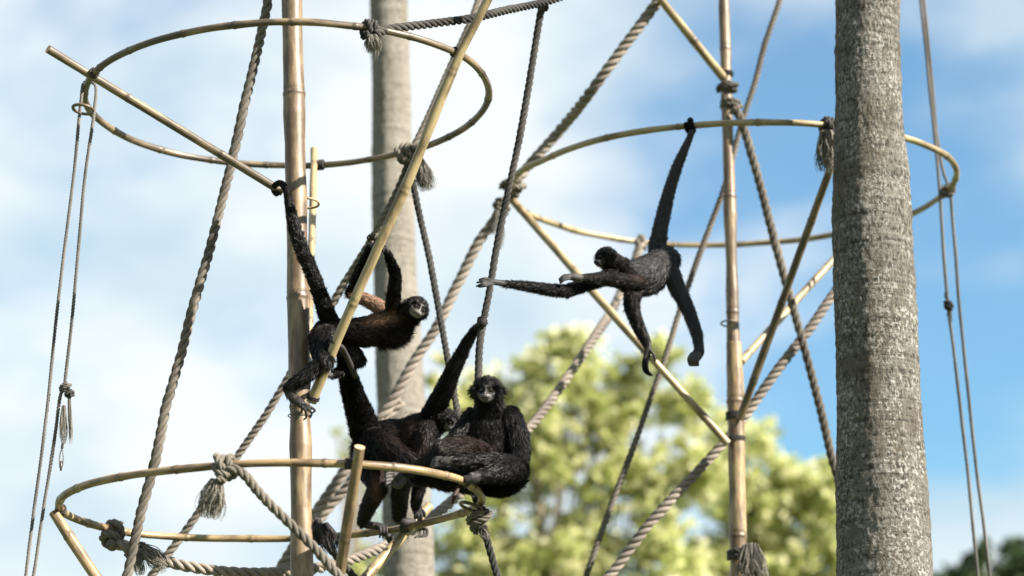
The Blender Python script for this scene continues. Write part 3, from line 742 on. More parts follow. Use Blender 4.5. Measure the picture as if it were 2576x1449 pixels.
l.new(a.outputs['Color'], b.inputs['Base Color']); b.inputs['Roughness'].default_value = 0.46; b.inputs['Specular IOR Level'].default_value = 0.16
M['fur'] = m
m, n, l, b = mat_new('monkey_eye'); b.inputs['Base Color'].default_value = (0.012, 0.008, 0.006, 1); b.inputs['Roughness'].default_value = 0.06
M['eye'] = m

BLACK = (0.0042, 0.0040, 0.0044)
SKIN = (0.034, 0.031, 0.031)
PALE = (0.20, 0.185, 0.18)
BROWN = (0.19, 0.108, 0.068)
DARKBROWN = (0.045, 0.026, 0.018)

def sphere(c, rad, M3=None, seg=20):
    """ellipsoid verts/quads/tris; rad 3-vector in the axes of M3 (rows)"""
    th = np.linspace(0, math.pi, seg // 2 + 1)[1:-1]; ph = np.linspace(0, 2 * math.pi, seg, endpoint=False)
    v = np.stack((np.sin(th)[:, None] * np.cos(ph)[None], np.sin(th)[:, None] * np.sin(ph)[None], np.broadcast_to(np.cos(th)[:, None], (len(th), seg))), -1).reshape(-1, 3)
    v = np.vstack((v, [[0, 0, 1], [0, 0, -1]])) * np.asarray(rad)
    if M3 is not None: v = v @ np.asarray(M3)
    i = np.arange(len(th) - 1)[:, None]; j = np.arange(seg)[None]; j2 = (j + 1) % seg
    q = np.stack((i * seg + j, (i + 1) * seg + j, (i + 1) * seg + j2, i * seg + j2), -1).reshape(-1, 4)
    j = np.arange(seg); j2 = (j + 1) % seg; k = len(th) * seg; o = (len(th) - 1) * seg
    t_ = np.vstack((np.stack((np.full(seg, k), j, j2), 1), np.stack((np.full(seg, k + 1), o + j2, o + j), 1)))
    return v + np.asarray(c), q, t_

class Monkey:
    def __init__(self, name, label, d, fur_n, seed):
        self.root = thing(name, label, 'monkey', 'spider monkeys on the climbing frames')
        self.k = PX(d); self.n = int(fur_n * 1.9); self.rg = np.random.default_rng(seed)
        self.g = Geo()
        self.ax, self.ad, self.ar, self.al, self.ac, self.af = [], [], [], [], [], []
        self.head = None; self.eyes = []
    def note(self, pts, dirs, rad, fur, col, flare=0.35):
        self.ax.append(pts); self.ad.append(dirs); self.ar.append(rad); self.al.append(np.broadcast_to(fur, (len(pts),)))
        self.ac.append(np.broadcast_to(np.asarray(col, float), (len(pts), 3))); self.af.append(np.full(len(pts), flare))
    def limb(self, pts, fur=9, col=BLACK, flare=0.35, furs=None, world=False, sides=14):
        """pts: x, y, d, r(px) in the picture (or world x, y, z, r in metres)"""
        A = np.array([[*P(x, y, d), r * self.k] for x, y, d, r in pts]) if not world else np.asarray(pts, float)
        F = np.broadcast_to(np.asarray(fur if furs is None else furs, float), (len(A),))[:, None] * self.k * 1.35
        R, s = resample(np.hstack((A, F)), 0.006)
        self.g.add(*tube(R[:, :3], np.maximum(R[:, 3] * np.where(R[:, 4] > 0.006, 1.06, 1.0), 0.002), sides, round_ends=True))
        T, _, _ = frames(R[:, :3])
        self.note(R[::2, :3], T[::2], R[::2, 3], R[::2, 4], col, flare)
        return R
    def ball(self, x, y, d, r, fur=9, col=BLACK, flow=(0, 0, -1), flare=0.35, M3=None):
        c = P(x, y, d); rad = np.asarray(r, float) * self.k * np.ones(3)
        self.g.add(*sphere(c, rad, M3))
        self.note(c[None], unit(flow)[None], np.array([rad.mean()]), fur * self.k, col, flare)
    def fingers(self, w, c, axis, R, n=4, sgn=1, fr=2.5, sweep=3.6, gap=5.2, col=SKIN, thumb=False, palm=6.5, start=0.0):
        """hand closed round a bar: w wrist, c a point on the bar's middle line, axis its direction, R its radius in metres"""
        k = self.k; axis = unit(axis); e1 = w - c; e1 = unit(e1 - axis * np.dot(e1, axis)); e2 = np.cross(axis, e1) * sgn
        fr *= k; rr = R + fr * 0.9
        kn = c + e1 * (rr + 1.5 * k)
        A = [[*w, palm * k * 0.85], [*(w * 0.5 + kn * 0.5), palm * k], [*(kn), palm * k * 0.9]]
        self.limb(A, 0, col, world=True, sides=10)
        for i in range(n):
            off = (i - (n - 1) / 2) * gap * k
            th = start + np.linspace(0.0, sweep * (1 - 0.10 * abs(i - 1.2)), 9)
            rad = rr + fr * 0.5 * np.linspace(0.6, 0, 9)
            pts = c + axis * off + rad[:, None] * (np.cos(th)[:, None] * e1 + np.sin(th)[:, None] * e2)
            fr_ = fr * np.linspace(1.12, 0.8, 9)
            self.limb(np.hstack((pts, fr_[:, None])), 0, col, world=True, sides=7)
        if thumb:
            th = np.linspace(0, -2.0, 6)
            pts = c + axis * (-(n - 1) / 2 * gap * k * 0.9) + rr * (np.cos(th)[:, None] * e1 + np.sin(th)[:, None] * e2)
            self.limb(np.hstack((pts, np.full((6, 1), fr * 1.15))), 0, col, world=True, sides=7)
    def open_hand(self, w, tips, r0=3.0, palm=None, col=SKIN):
        """w wrist (x, y, d, r); tips: list of picture paths for each finger"""
        if palm: self.limb([w] + palm, 0, col, sides=10)
        for t_ in tips:
            rr = np.linspace(r0, r0 * 0.72, len(t_))
            self.limb([(x, y, d, r) for (x, y, d), r in zip(t_, rr)], 0, col, sides=7)
    def make_head(self, x, y, d, s, fwd, up, pale=PALE, dark=SKIN, fur=13, ear=True):
        k = self.k; s *= k
        c = P(x, y, d); f = unit(fwd); u = np.asarray(up, float); u = unit(u - f * np.dot(u, f)); r = np.cross(f, u)
        B = np.stack((r, f, u))
        L = lambda a, b_, c_: c + s * (a * r + b_ * f + c_ * u)
        self.head = (c, s, r, f, u, pale, dark, fur * k)
        g = self.g
        g.add(*sphere(c, s * V(0.90, 1.02, 0.93), B, 28))
        g.add(*sphere(L(0, 0.42, -0.28), s * V(0.66, 0.52, 0.58), B, 24))
        g.add(*sphere(L(0, 0.90, -0.42), s * V(0.40, 0.42, 0.31), B, 24))          # muzzle
        g.add(*sphere(L(0, 0.80, -0.64), s * V(0.34, 0.30, 0.22), B, 20))          # chin
        g.add(*sphere(L(0, 1.12, -0.24), s * V(0.15, 0.14, 0.11), B, 16))          # nose tip
        v = np.array([L(0, 0.95, 0.22), L(0, 1.03, 0.0), L(0, 1.10, -0.2)]); g.add(*tube(v, s * np.array([0.13, 0.11, 0.12]), 8, round_ends=True))
        a = np.linspace(-1, 1, 11)
        v = np.array([L(0.62 * t_, 0.97 - 0.36 * t_ * t_, 0.27 - 0.10 * t_ * t_) for t_ in a]); g.add(*tube(v, s * (0.15 - 0.03 * a * a), 9, round_ends=True))
        for sg in (-1, 1):
            v = np.array([L(sg * 0.62, 0.62, 0.18), L(sg * 0.66, 0.60, -0.08), L(sg * 0.52, 0.72, -0.26), L(sg * 0.30, 0.86, -0.26)]); g.add(*tube(v, s * 0.12, 9, round_ends=True))
            if ear:
                g.add(*sphere(L(sg * 0.95, -0.05, -0.02), s * V(0.10, 0.20, 0.26), B, 14))
            e = L(sg * 0.33, 0.845, 0.02)
            ev, eq, et = sphere(e, s * V(0.175, 0.175, 0.165), None, 16)
            link('eye', Geo().add(ev, eq, et).mesh('eye'), M['eye'], self.root)
        self.note(c[None], -f[None], np.array([s * 0.9]), fur * k, BLACK, 0.5)
    def build(self, voxel=0.0027, tint=None):
        raw = self.g.mesh('raw'); ob = bpy.data.objects.new('raw', raw); COL.objects.link(ob)
        md = ob.modifiers.new('r', 'REMESH'); md.mode = 'VOXEL'; md.voxel_size = voxel; md.use_smooth_shade = True
        sm = ob.modifiers.new('s', 'SMOOTH'); sm.factor = 0.5; sm.iterations = 3
        dg = bpy.context.evaluated_depsgraph_get()
        me = bpy.data.meshes.new_from_object(ob.evaluated_get(dg)); me.name = 'body'
        bpy.data.objects.remove(ob); bpy.data.meshes.remove(raw)
        nv = len(me.vertices); co = np.empty(nv * 3, np.float32); me.vertices.foreach_get('co', co); co = co.reshape(-1, 3).astype(float)
        ax = np.vstack(self.ax); ad = np.vstack(self.ad); ar = np.concatenate(self.ar); al = np.concatenate(self.al); ac = np.vstack(self.ac); af = np.concatenate(self.af)
        def near(pp):
            out = np.empty(len(pp), int)
            for i in range(0, len(pp), 6000):
                q = pp[i:i + 6000]
                dd = np.sqrt(((q[:, None] - ax[None]) ** 2).sum(2)) - ar[None]
                out[i:i + 6000] = dd.argmin(1)
            return out
        def facemask(pp):
            """0..1 bare face, and its colour"""
            if self.head is None: return np.zeros(len(pp)), np.zeros((len(pp), 3)), np.zeros(len(pp), bool)
            c, s, r, f, u, pale, dark, _ = self.head
            q = (pp - c) / s; x, y, z = q @ r, q @ f, q @ u
            inh = (np.abs(x) < 1.35) & (np.abs(z) < 1.35) & (np.abs(y) < 1.6) & ((q ** 2).sum(1) < 2.0)
            top = 0.36 - 0.10 * np.abs(x) / 0.3 * (np.abs(x) < 0.22) + 0.04
            e = (x / 0.64) ** 2 + ((z + 0.24) / 0.62) ** 2
            mk = np.clip((1.08 - e) / 0.16, 0, 1) * (y > 0.25) * inh
            pale, dark = np.array(pale), np.array(dark)
            eyeR = np.minimum((x - 0.33) ** 2 + (z - 0.02) ** 2, (x + 0.33) ** 2 + (z - 0.02) ** 2) ** 0.5
            w = np.clip((0.38 - eyeR) / 0.10, 0, 1)                    # dark lids round the eyes
            col = pale[None] * (1 - 0.80 * w[:, None])
            ring = np.exp(-((eyeR - 0.38) / 0.04) ** 2)[:, None]
            col = col * (1 + 0.35 * ring)
            brow = np.clip((z - 0.20) / 0.12, 0, 1)[:, None]; col = col * (1 - 0.7 * brow)
            nos = np.minimum((x - 0.085) ** 2 + ((z + 0.26) * 1.3) ** 2, (x + 0.085) ** 2 + ((z + 0.26) * 1.3) ** 2) ** 0.5
            col = np.where(((nos < 0.062) & (y > 0.95))[:, None], 0.006, col)
            mo = np.exp(-((z + 0.53 + 0.05 * (x / 0.34) ** 2) / 0.04) ** 2) * np.clip((0.36 - np.abs(x)) / 0.1, 0, 1) * (y > 0.6)
            col = col * (1 - 0.8 * mo[:, None])
            side = np.clip((np.abs(x) - 0.42) / 0.2, 0, 1)[:, None]; col = col * (1 - 0.45 * side)
            return mk, col, inh
        idx = near(co)
        col = ac[idx].copy()
        if tint is not None: col = tint(co, col)
        mk, fc, _ = facemask(co)
        col = col * (1 - mk[:, None]) + fc * mk[:, None]
        me.attributes.new('col', 'FLOAT_COLOR', 'POINT').data.foreach_set('color', np.hstack((col, np.ones((nv, 1)))).astype(np.float32).ravel())
        link('body', me, M['hide'], self.root)
        # fur: thin tapering hairs combed along the limbs
        me.calc_loop_triangles()
        nt_ = len(me.loop_triangles); ti = np.empty(nt_ * 3, np.int32); me.loop_triangles.foreach_get('vertices', ti); ti = ti.reshape(-1, 3)
        A, Bv, Cv = co[ti[:, 0]], co[ti[:, 1]], co[ti[:, 2]]
        nr = np.cross(Bv - A, Cv - A); ar_ = np.linalg.norm(nr, axis=1); nr /= ar_[:, None] + 1e-12
        rg = self.rg
        pw = ar_.copy()
        if self.head is not None: pw *= np.where(np.linalg.norm((A - self.head[0]) / self.head[1], axis=1) < 1.3, 3.0, 1.0)
        pick = rg.choice(nt_, self.n, p=pw / pw.sum())
        w1, w2 = rg.uniform(0, 1, (2, self.n)); fl = w1 + w2 > 1; w1[fl], w2[fl] = 1 - w1[fl], 1 - w2[fl]
        p = A[pick] + w1[:, None] * (Bv - A)[pick] + w2[:, None] * (Cv - A)[pick]
        nn = nr[pick]
        idx = near(p)
        L = al[idx] * rg.uniform(0.55, 1.25, self.n); flow = ad[idx].copy(); fc_ = af[idx]
        mk, _, inh = facemask(p)
        hc = ac[idx].copy()
        if tint is not None: hc = tint(p, hc)
        if self.head is not None:
            c, s, r, f, u, _, _, hl = self.head
            hq = (p - c) / s
            isH = inh & (np.linalg.norm(hq, axis=1) < 1.35) & ((hq @ u) > -1.0)
            src = p - (c + f * s * 0.75 - u * s * 0.25)
            hf = src / (np.linalg.norm(src, axis=1)[:, None] + 1e-9)
            hf = 0.8 * hf - 0.35 * f
            frac = np.clip((0.95 - np.linalg.norm(hq, axis=1)) * 0, 0, 1)
            flow[isH] = hf[isH]; L[isH] = hl * rg.uniform(0.5, 1.25, isH.sum()); fc_ = np.where(isH, 0.55, fc_)
        keep = (L > 0.0012) & (mk < 0.25)
        p, nn, L, flow, hc, fc_ = p[keep], nn[keep], L[keep], flow[keep], hc[keep], fc_[keep]
        k = len(p)
        # clumps share a lean
        cell = np.floor(p / 0.011).astype(int); hsh = (cell[:, 0] * 73856093) ^ (cell[:, 1] * 19349663) ^ (cell[:, 2] * 83492791)
        lean = np.random.default_rng(5).normal(0, 1, (4096, 3))[hsh % 4096]
        fl = flow - nn * (flow * nn).sum(1)[:, None]
        fl /= np.linalg.norm(fl, axis=1)[:, None] + 1e-6
        dr_ = fl + nn * (0.72 * fc_ * rg.uniform(0.4, 1.6, k))[:, None] + 0.17 * lean + 0.10 * rg.normal(0, 1, (k, 3))
        dr_ /= np.linalg.norm(dr_, axis=1)[:, None]
        gdrop = V(0, 0, -0.30)
        m1 = p + dr_ * (0.5 * L)[:, None] + gdrop * (0.12 * L)[:, None]
        tip = p + dr_ * L[:, None] + (gdrop - 0.12 * nn) * (0.7 * L)[:, None]
        sd_ = np.cross(dr_, nn + 0.45 * rg.normal(0, 1, (k, 3))); sd_ /= np.linalg.norm(sd_, axis=1)[:, None] + 1e-9
        wd = (0.00075 * rg.uniform(0.6, 1.3, k) * np.clip(L / 0.02, 0.6, 1.3))[:, None]
        p = p - nn * 0.001
        v = np.stack((p - sd_ * wd, p + sd_ * wd, m1 - sd_ * wd * 0.8, m1 + sd_ * wd * 0.8, tip), 1).reshape(-1, 3)
        o = np.arange(k)[:, None] * 5
        q = o + np.array([[0, 1, 3, 2]]); t_ = o + np.array([[2, 3, 4]])
        grey = rg.uniform(0.6, 1.5, k); grey = np.where(rg.uniform(0, 1, k) < 0.05, grey * 2.2, grey)
        cv = np.repeat(hc * grey[:, None], 5, 0)
        link('fur', Geo().add(v, q, t_, col=cv).mesh('fur', True), M['fur'], self.root)

# -- brown-bellied monkey stretched between the pole and the slanted bamboo
mk = Monkey('spider_monkey', 'brown-bellied black spider monkey stretched out behind the slanted yellow bamboo', 9.35, 60000, 1)
D = 9.40
mk.limb([(838, 836, D, 31), (880, 838, D, 34), (924, 834, D, 35), (965, 823, D, 37), (990, 813, D - 0.01, 34)], 11, BLACK, sides=20)
mk.limb([(990, 812, D, 33), (1012, 800, D - 0.02, 27), (1030, 790, D - 0.05, 24)], 17, BLACK, 0.6)
mk.limb([(960, 845, D, 24), (1000, 838, D - 0.01, 24), (1018, 812, D - 0.03, 20)], 20, BLACK, 0.55)
mk.make_head(1046, 776, D - 0.07, 31, (0.38, -0.89, -0.22), (0.40, 0.15, 0.92), pale=(0.115, 0.108, 0.102), fur=11)
# tail
mk.limb([(846, 832, D - 0.01, 25), (829, 806, D - 0.04, 21), (816, 772, 9.33, 18.5), (803, 735, 9.31, 16.5), (786, 688, 9.30, 15.5), (762, 634, 9.29, 15), (741, 572, 9.295, 14), (727, 510, 9.30, 10.5), (719, 474, 9.30, 8.5), (706, 461, 9.31, 8), (694, 464, 9.33, 7.5), (688, 476, 9.37, 7), (694, 488, 9.36, 6.5), (700, 487, 9.33, 5)], furs=[10, 11, 11, 11, 11, 11, 9, 6, 4, 3, 2, 2, 1, 0], col=BLACK)
# arms
mk.limb([(978, 800, D + 0.01, 22), (950, 770, D + 0.03, 18), (912, 750, D + 0.04, 15), (882, 738, D + 0.04, 12.5)], 7, (0.16, 0.095, 0.066))
R = mk.limb([(882, 738, D + 0.04, 12.5), (895, 705, D + 0.0, 11.5), (915, 660, 9.25, 10), (931, 622, 9.16, 7.5)], 10, BLACK)
bx = P(1020, 470, 9.0) - P(893, 752, 9.14)
mk.fingers(P(931, 618, 9.15), P(953, 620, 9.075), bx, 13 * mk.k, sgn=-1, sweep=2.6, palm=6.5)
mk.open_hand((931, 618, 9.15, 6.5), [[(930, 606, 9.10), (924, 598, 9.06), (930, 590, 9.03)], [(934, 604, 9.09), (932, 594, 9.05), (938, 588, 9.03)], [(938, 603, 9.08), (940, 594, 9.05), (945, 590, 9.03)]])
mk.limb([(990, 800, D - 0.03, 21), (989, 770, D - 0.06, 18), (991, 732, D - 0.10, 15.5), (994, 694, D - 0.14, 13.5), (986, 664, 9.20, 11), (975, 638, 9.14, 8)], 9, BLACK)
mk.fingers(P(974, 634, 9.13), P(957, 611, 9.07), bx, 13 * mk.k, sgn=1, sweep=2.4, palm=6.5, col=(0.05, 0.046, 0.044))
# legs
mk.limb([(825, 832, D - 0.02, 30), (808, 852, 9.33, 27), (812, 885, 9.27, 24.5), (816, 908, 9.24, 21)], 11, BLACK)
mk.limb([(818, 905, 9.24, 20), (795, 925, 9.24, 17.5), (765, 948, 9.24, 15), (738, 965, 9.245, 12), (722, 976, 9.255, 10)], 11, BLACK)
mk.limb([(722, 974, 9.255, 10), (730, 992, 9.26, 11), (748, 1008, 9.26, 10.5), (764, 1020, 9.27, 9)], 5, SKIN)
for i, (ex, ey) in enumerate(((792, 1032), (784, 1042), (770, 1049), (758, 1036))):
    mk.limb([(762 + 2 * i - 4, 1018 + 3 * i - 3, 9.265, 5), ((762 + ex) / 2 + 2, (1018 + ey) / 2 - 2, 9.25, 4.2), (ex, ey, 9.28, 3.2), (ex - 6, ey + 7, 9.31, 2.6)], 0, SKIN, sides=7)
mk.limb([(852, 850, D + 0.01, 27), (880, 882, 9.42, 22), (902, 906, 9.43, 17)], 10, BLACK)
mk.limb([(902, 906, 9.43, 16), (878, 920, 9.44, 13), (850, 936, 9.40, 10), (836, 944, 9.36, 7)], 9, BLACK)
bx2 = P(893, 752, 9.14) - P(783, 1012, 9.325)
mk.fingers(P(837, 944, 9.36), P(812, 943, 9.275), bx2, 13 * mk.k, sgn=1, sweep=3.0, palm=6.5, col=(0.05, 0.046, 0.045))
brown_c = P(952, 806, 9.36); brown_c2 = P(920, 758, 9.4)
def tint1(p, c):
    kx = mk1k
    w = np.exp(-(((p - brown_c) / (kx * np.array([46, 80, 16]))) ** 2).sum(1) * 1.2)
    w = np.maximum(w, 0.9 * np.exp(-(((p - brown_c2) / (kx * np.array([42, 60, 30]))) ** 2).sum(1) * 1.2))
    w2 = 0.2 * np.exp(-(((p - P(930, 855, 9.36)) / (kx * np.array([65, 80, 30]))) ** 2).sum(1))
    c = c * (1 - w2[:, None]) + np.array(DARKBROWN) * w2[:, None]
    w = 0.9 * w
    return c * (1 - w[:, None]) + np.array(BROWN) * w[:, None]
mk1k = mk.k
mk.build(tint=tint1)

# -- monkey standing on the back of the lower hoop, reaching up to the rope
mk = Monkey('spider_monkey', 'black spider monkey standing on the lower hoop, one arm stretched up a rope', 9.75, 60000, 2)
D = 9.78
mk.limb([(925, 1120, D, 36), (965, 1100, D + 0.01, 38), (1020, 1098, D + 0.03, 41), (1060, 1082, D + 0.03, 40), (1085, 1066, D + 0.03, 34)], 12, BLACK, sides=20)
mk.limb([(1080, 1070, D + 0.03, 30), (1100, 1062, D + 0.02, 25), (1115, 1058, D, 22)], 12, BLACK)
mk.make_head(1126, 1056, D - 0.02, 27, (0.55, -0.62, -0.55), (0.35, -0.25, 0.9), pale=(0.07, 0.068, 0.07), dark=(0.03, 0.03, 0.03), fur=11)
mk.limb([(1078, 1062, D + 0.01, 27), (1098, 1020, D - 0.03, 24), (1118, 980, D - 0.06, 21.5), (1138, 935, D - 0.09, 18.5), (1158, 895, D - 0.11, 15.5), (1178, 856, D - 0.13, 12.5), (1196, 828, D - 0.15, 9.5)], 9, BLACK)
rp1 = P(1224, 770, 9.57); rp2 = P(1208, 900, 9.565)
mk.fingers(P(1197, 826, D - 0.16), P(1216, 812, 9.57), rp1 - rp2, 10 * mk.k, sgn=1, sweep=3.6, palm=9, gap=6.5, fr=3.4, col=(0.02, 0.019, 0.019))
mk.ball(1214, 812, 9.545, 11, 2, (0.02, 0.019, 0.019))
mk.limb([(1078, 1080, D - 0.02, 26), (1065, 1110, D - 0.04, 22), (1052, 1145, D - 0.03, 18), (1052, 1185, D, 16), (1055, 1225, D + 0.05, 15)], 10, BLACK)
mk.limb([(1055, 1215, D + 0.04, 15), (1050, 1245, D + 0.06, 14), (1047, 1270, D + 0.08, 12), (1050, 1284, D + 0.08, 11)], 6, (0.012, 0.011, 0.011))
for i, (ex, ey) in enumerate(((1044, 1305), (1052, 1311), (1060, 1310), (1068, 1300))):
    mk.limb([(1045 + 4 * i, 1278 + i, D + 0.08, 4.5), (ex, (1280 + ey) / 2, D + 0.06, 3.9), (ex, ey, D + 0.07, 3.0)], 0, (0.03, 0.028, 0.028), sides=7)
# tail up to the slanted bamboo
mk.limb([(930, 1118, D - 0.01, 36), (918, 1080, D - 0.05, 34), (905, 1040, D - 0.10, 30), (890, 995, D - 0.18, 25.5), (878, 955, D - 0.26, 21.5), (868, 918, D - 0.34, 17), (858, 890, 9.36, 11)], furs=[14, 13, 12, 11, 10, 9, 5], col=BLACK)
mk.limb([(893, 945, 9.47, 8), (880, 915, 9.39, 8), (868, 888, 9.31, 7), (858, 872, 9.245, 6.5), (842, 864, 9.205, 6), (834, 854, 9.21, 5), (836, 846, 9.26, 4)], 0, (0.035, 0.033, 0.033), sides=10)
# legs
mk.limb([(935, 1110, D - 0.06, 34), (965, 1125, D - 0.13, 32), (1000, 1148, D - 0.17, 27), (1030, 1165, D - 0.17, 23)], 13, BLACK)
mk.limb([(1030, 1165, D - 0.17, 22), (1020, 1195, D - 0.10, 21), (1008, 1230, D, 19), (1005, 1270, D + 0.10, 17), (1004, 1300, D + 0.17, 14)], 10, BLACK)
mk.limb([(920, 1135, D + 0.02, 35), (930, 1175, D, 30), (945, 1205, D - 0.02, 25), (950, 1228, D, 21)], 12, BLACK)
mk.limb([(950, 1225, D, 20), (935, 1258, D + 0.08, 19), (920, 1290, D + 0.16, 15.5), (912, 1312, D + 0.2, 12)], 9, BLACK)
z2 = on_plane(950, 1338, H2)[1]; z3 = on_plane(1030, 1325, H2)[1]
mk.limb([(910, 1316, z2 - 0.02, 11), (928, 1321, z2 - 0.02, 10), (948, 1322, z2 - 0.02, 9), (962, 1324, z2 - 0.03, 7.5)], 2, SKIN)
for i, ex in enumerate((954, 962, 970)):
    mk.limb([(ex - 6, 1324, z2 - 0.03, 4.2), (ex + 2, 1327, z2 - 0.055, 4), (ex + 3, 1340, z2 - 0.06, 3.4), (ex + 1, 1352, z2 - 0.03, 2.8)], 0, SKIN, sides=7)
mk.limb([(1003, 1300, z3 - 0.02, 13), (1014, 1313, z3 - 0.02, 11), (1034, 1314, z3 + 0.0, 10), (1052, 1324, z3 + 0.02, 8)], 3, SKIN)
for i, ex in enumerate((1050, 1060, 1068)):
    mk.limb([(1046 + 3 * i, 1322, z3 + 0.02, 4.4), (ex + 6, 1330 + i, z3 + 0.05, 4), (ex + 6, 1344 + i, z3 + 0.04, 3.6), (ex - 6, 1352 - i, z3 + 0.0, 3)], 0, SKIN, sides=7)
mk.limb([(968, 1336, z2 + 0.03, 7), (978, 1352, z2 + 0.03, 9), (984, 1368, z2 + 0.03, 7)], 0, SKIN, sides=8)
tc2 = P(1020, 1110, 9.7); k2 = mk.k
def tint2(p, c):
    w = 0.75 * np.exp(-(((p - tc2) / (k2 * np.array([45, 80, 38]))) ** 2).sum(1))
    w2 = 0.8 * np.exp(-(((p - P(943, 1215, 9.72)) / (k2 * np.array([14, 60, 34]))) ** 2).sum(1))
    c = c * (1 - w[:, None]) + np.array((0.05, 0.03, 0.022)) * w[:, None]
    return c * (1 - w2[:, None]) + np.array((0.10, 0.055, 0.045)) * w2[:, None]
mk.build(tint=tint2)

# -- monkey seated on the right end of the lower hoop
mk = Monkey('spider_monkey', 'black spider monkey sitting hunched on the end of the lower hoop, looking straight out', 9.15, 80000, 3)
D = 9.16
mk.limb([(1256, 1198, D + 0.14, 38), (1238, 1175, D + 0.05, 50), (1226, 1135, D + 0.05, 54), (1228, 1095, D + 0.05, 53), (1234, 1062, D + 0.04, 46), (1234, 1036, D + 0.02, 34)], 12, BLACK, sides=22)
mk.limb([(1190, 1062, D + 0.05, 30), (1232, 1048, D + 0.04, 34), (1276, 1058, D + 0.04, 30)], 11, BLACK, sides=18)
mk.make_head(1226, 984, D - 0.05, 34, (-0.10, -0.98, -0.16), (0.06, -0.1, 1), pale=(0.085, 0.08, 0.082), fur=21)
# arm on the right of the picture, forearm laid across the shins
mk.limb([(1280, 1052, D + 0.03, 29), (1296, 1085, D + 0.02, 27), (1304, 1120, D, 24), (1306, 1150, D - 0.03, 21), (1300, 1166, D - 0.06, 18)], 13, BLACK)
mk.limb([(1300, 1163, D - 0.07, 18), (1262, 1162, D - 0.13, 18), (1215, 1160, D - 0.17, 17), (1165, 1160, D - 0.20, 14), (1135, 1161, D - 0.21, 10)], 11, BLACK)
mk.limb([(1138, 1161, D - 0.21, 10.5), (1118, 1161, D - 0.22, 11), (1104, 1160, D - 0.215, 9)], 4, (0.03, 0.028, 0.028))
for i in range(4):
    mk.limb([(1110, 1152 + 6 * i, D - 0.225, 4), (1096 - (i % 2) * 2, 1152 + 7 * i, D - 0.225, 3.7), (1088 - 2 * (i % 3), 1158 + 7 * i, D - 0.21, 3)], 0, (0.045, 0.042, 0.042), sides=7)
# arm on the left of the picture
mk.limb([(1192, 1055, D + 0.05, 28), (1168, 1085, D + 0.03, 25), (1142, 1112, D + 0.0, 21), (1118, 1132, D - 0.03, 17), (1100, 1150, D - 0.07, 13)], 10, BLACK)
# legs: right knee out to the right, foot on the hoop
mk.limb([(1228, 1196, D + 0.10, 32), (1262, 1206, D + 0.04, 36), (1290, 1196, D - 0.02, 33), (1300, 1184, D - 0.05, 27)], 12, BLACK)
mk.limb([(1302, 1182, D - 0.08, 24), (1272, 1186, D - 0.13, 23), (1235, 1192, D - 0.17, 19), (1205, 1198, D - 0.19, 14)], 10, BLACK)
zf = on_plane(1170, 1212, H2)[1]
mk.limb([(1206, 1198, D - 0.19, 13), (1190, 1202, zf - 0.03, 12.5), (1176, 1206, zf - 0.035, 10)], 3, (0.03, 0.028, 0.028))
hp = np.array([on_plane(1184, 1222, H2) - on_plane(1152, 1205, H2)])[0]
mk.fingers(P(1186, 1196, zf - 0.04), on_plane(1172, 1214, H2), hp, 9.4 * mk.k, sgn=-1, sweep=3.2, palm=10, gap=6, fr=3.4, col=(0.04, 0.037, 0.037), thumb=True)
mk.limb([(1215, 1150, D + 0.0, 36), (1180, 1135, D - 0.06, 31), (1140, 1128, D - 0.12, 26), (1112, 1132, D - 0.15, 22)], 13, (0.007, 0.006, 0.006))
mk.limb([(1112, 1132, D - 0.15, 21), (1092, 1152, D - 0.13, 18), (1066, 1168, D - 0.08, 16), (1040, 1180, D - 0.02, 13), (1020, 1190, D + 0.02, 11)], 9, BLACK)
mk.limb([(1020, 1190, D + 0.02, 10), (1005, 1200, D + 0.02, 12), (992, 1196, D + 0.0, 9)], 3, (0.04, 0.037, 0.037))
mk.limb([(1020, 1192, D + 0.02, 10), (1012, 1212, D + 0.02, 10), (1000, 1222, D + 0.01, 8.5), (985, 1214, D, 6)], 1, (0.05, 0.046, 0.045))
for i in range(4):
    mk.limb([(992, 1192 + 7 * i, D - 0.0, 4.2), (978, 1190 + 9 * i, D - 0.02, 3.8), (970, 1194 + 8 * i, D - 0.03, 3), (972, 1200 + 8 * i, D - 0.01, 2.4)], 0, (0.045, 0.042, 0.042), sides=7)
mk.limb([(1120, 1203, D + 0.14, 25), (1165, 1208, D + 0.16, 27), (1215, 1212, D + 0.20, 30), (1262, 1216, D + 0.16, 28)], 12, BLACK)
mk.limb([(1050, 1196, D + 0.10, 20), (1090, 1198, D + 0.10, 24), (1130, 1205, D + 0.10, 26)], 12, BLACK)
mk.limb([(1155, 1225, D + 0.02, 6), (1143, 1248, D + 0.0, 5.5), (1139, 1264, D - 0.01, 4.2)], 0, (0.05, 0.028, 0.026), sides=9)
tc3 = P(1185, 1125, 9.1); k3 = mk.k
def tint3(p, c):
    w = 0.32 * np.exp(-(((p - tc3) / (k3 * np.array([60, 90, 26]))) ** 2).sum(1))
    return c * (1 - w[:, None]) + np.array((0.045, 0.026, 0.02)) * w[:, None]
mk.build(tint=tint3)

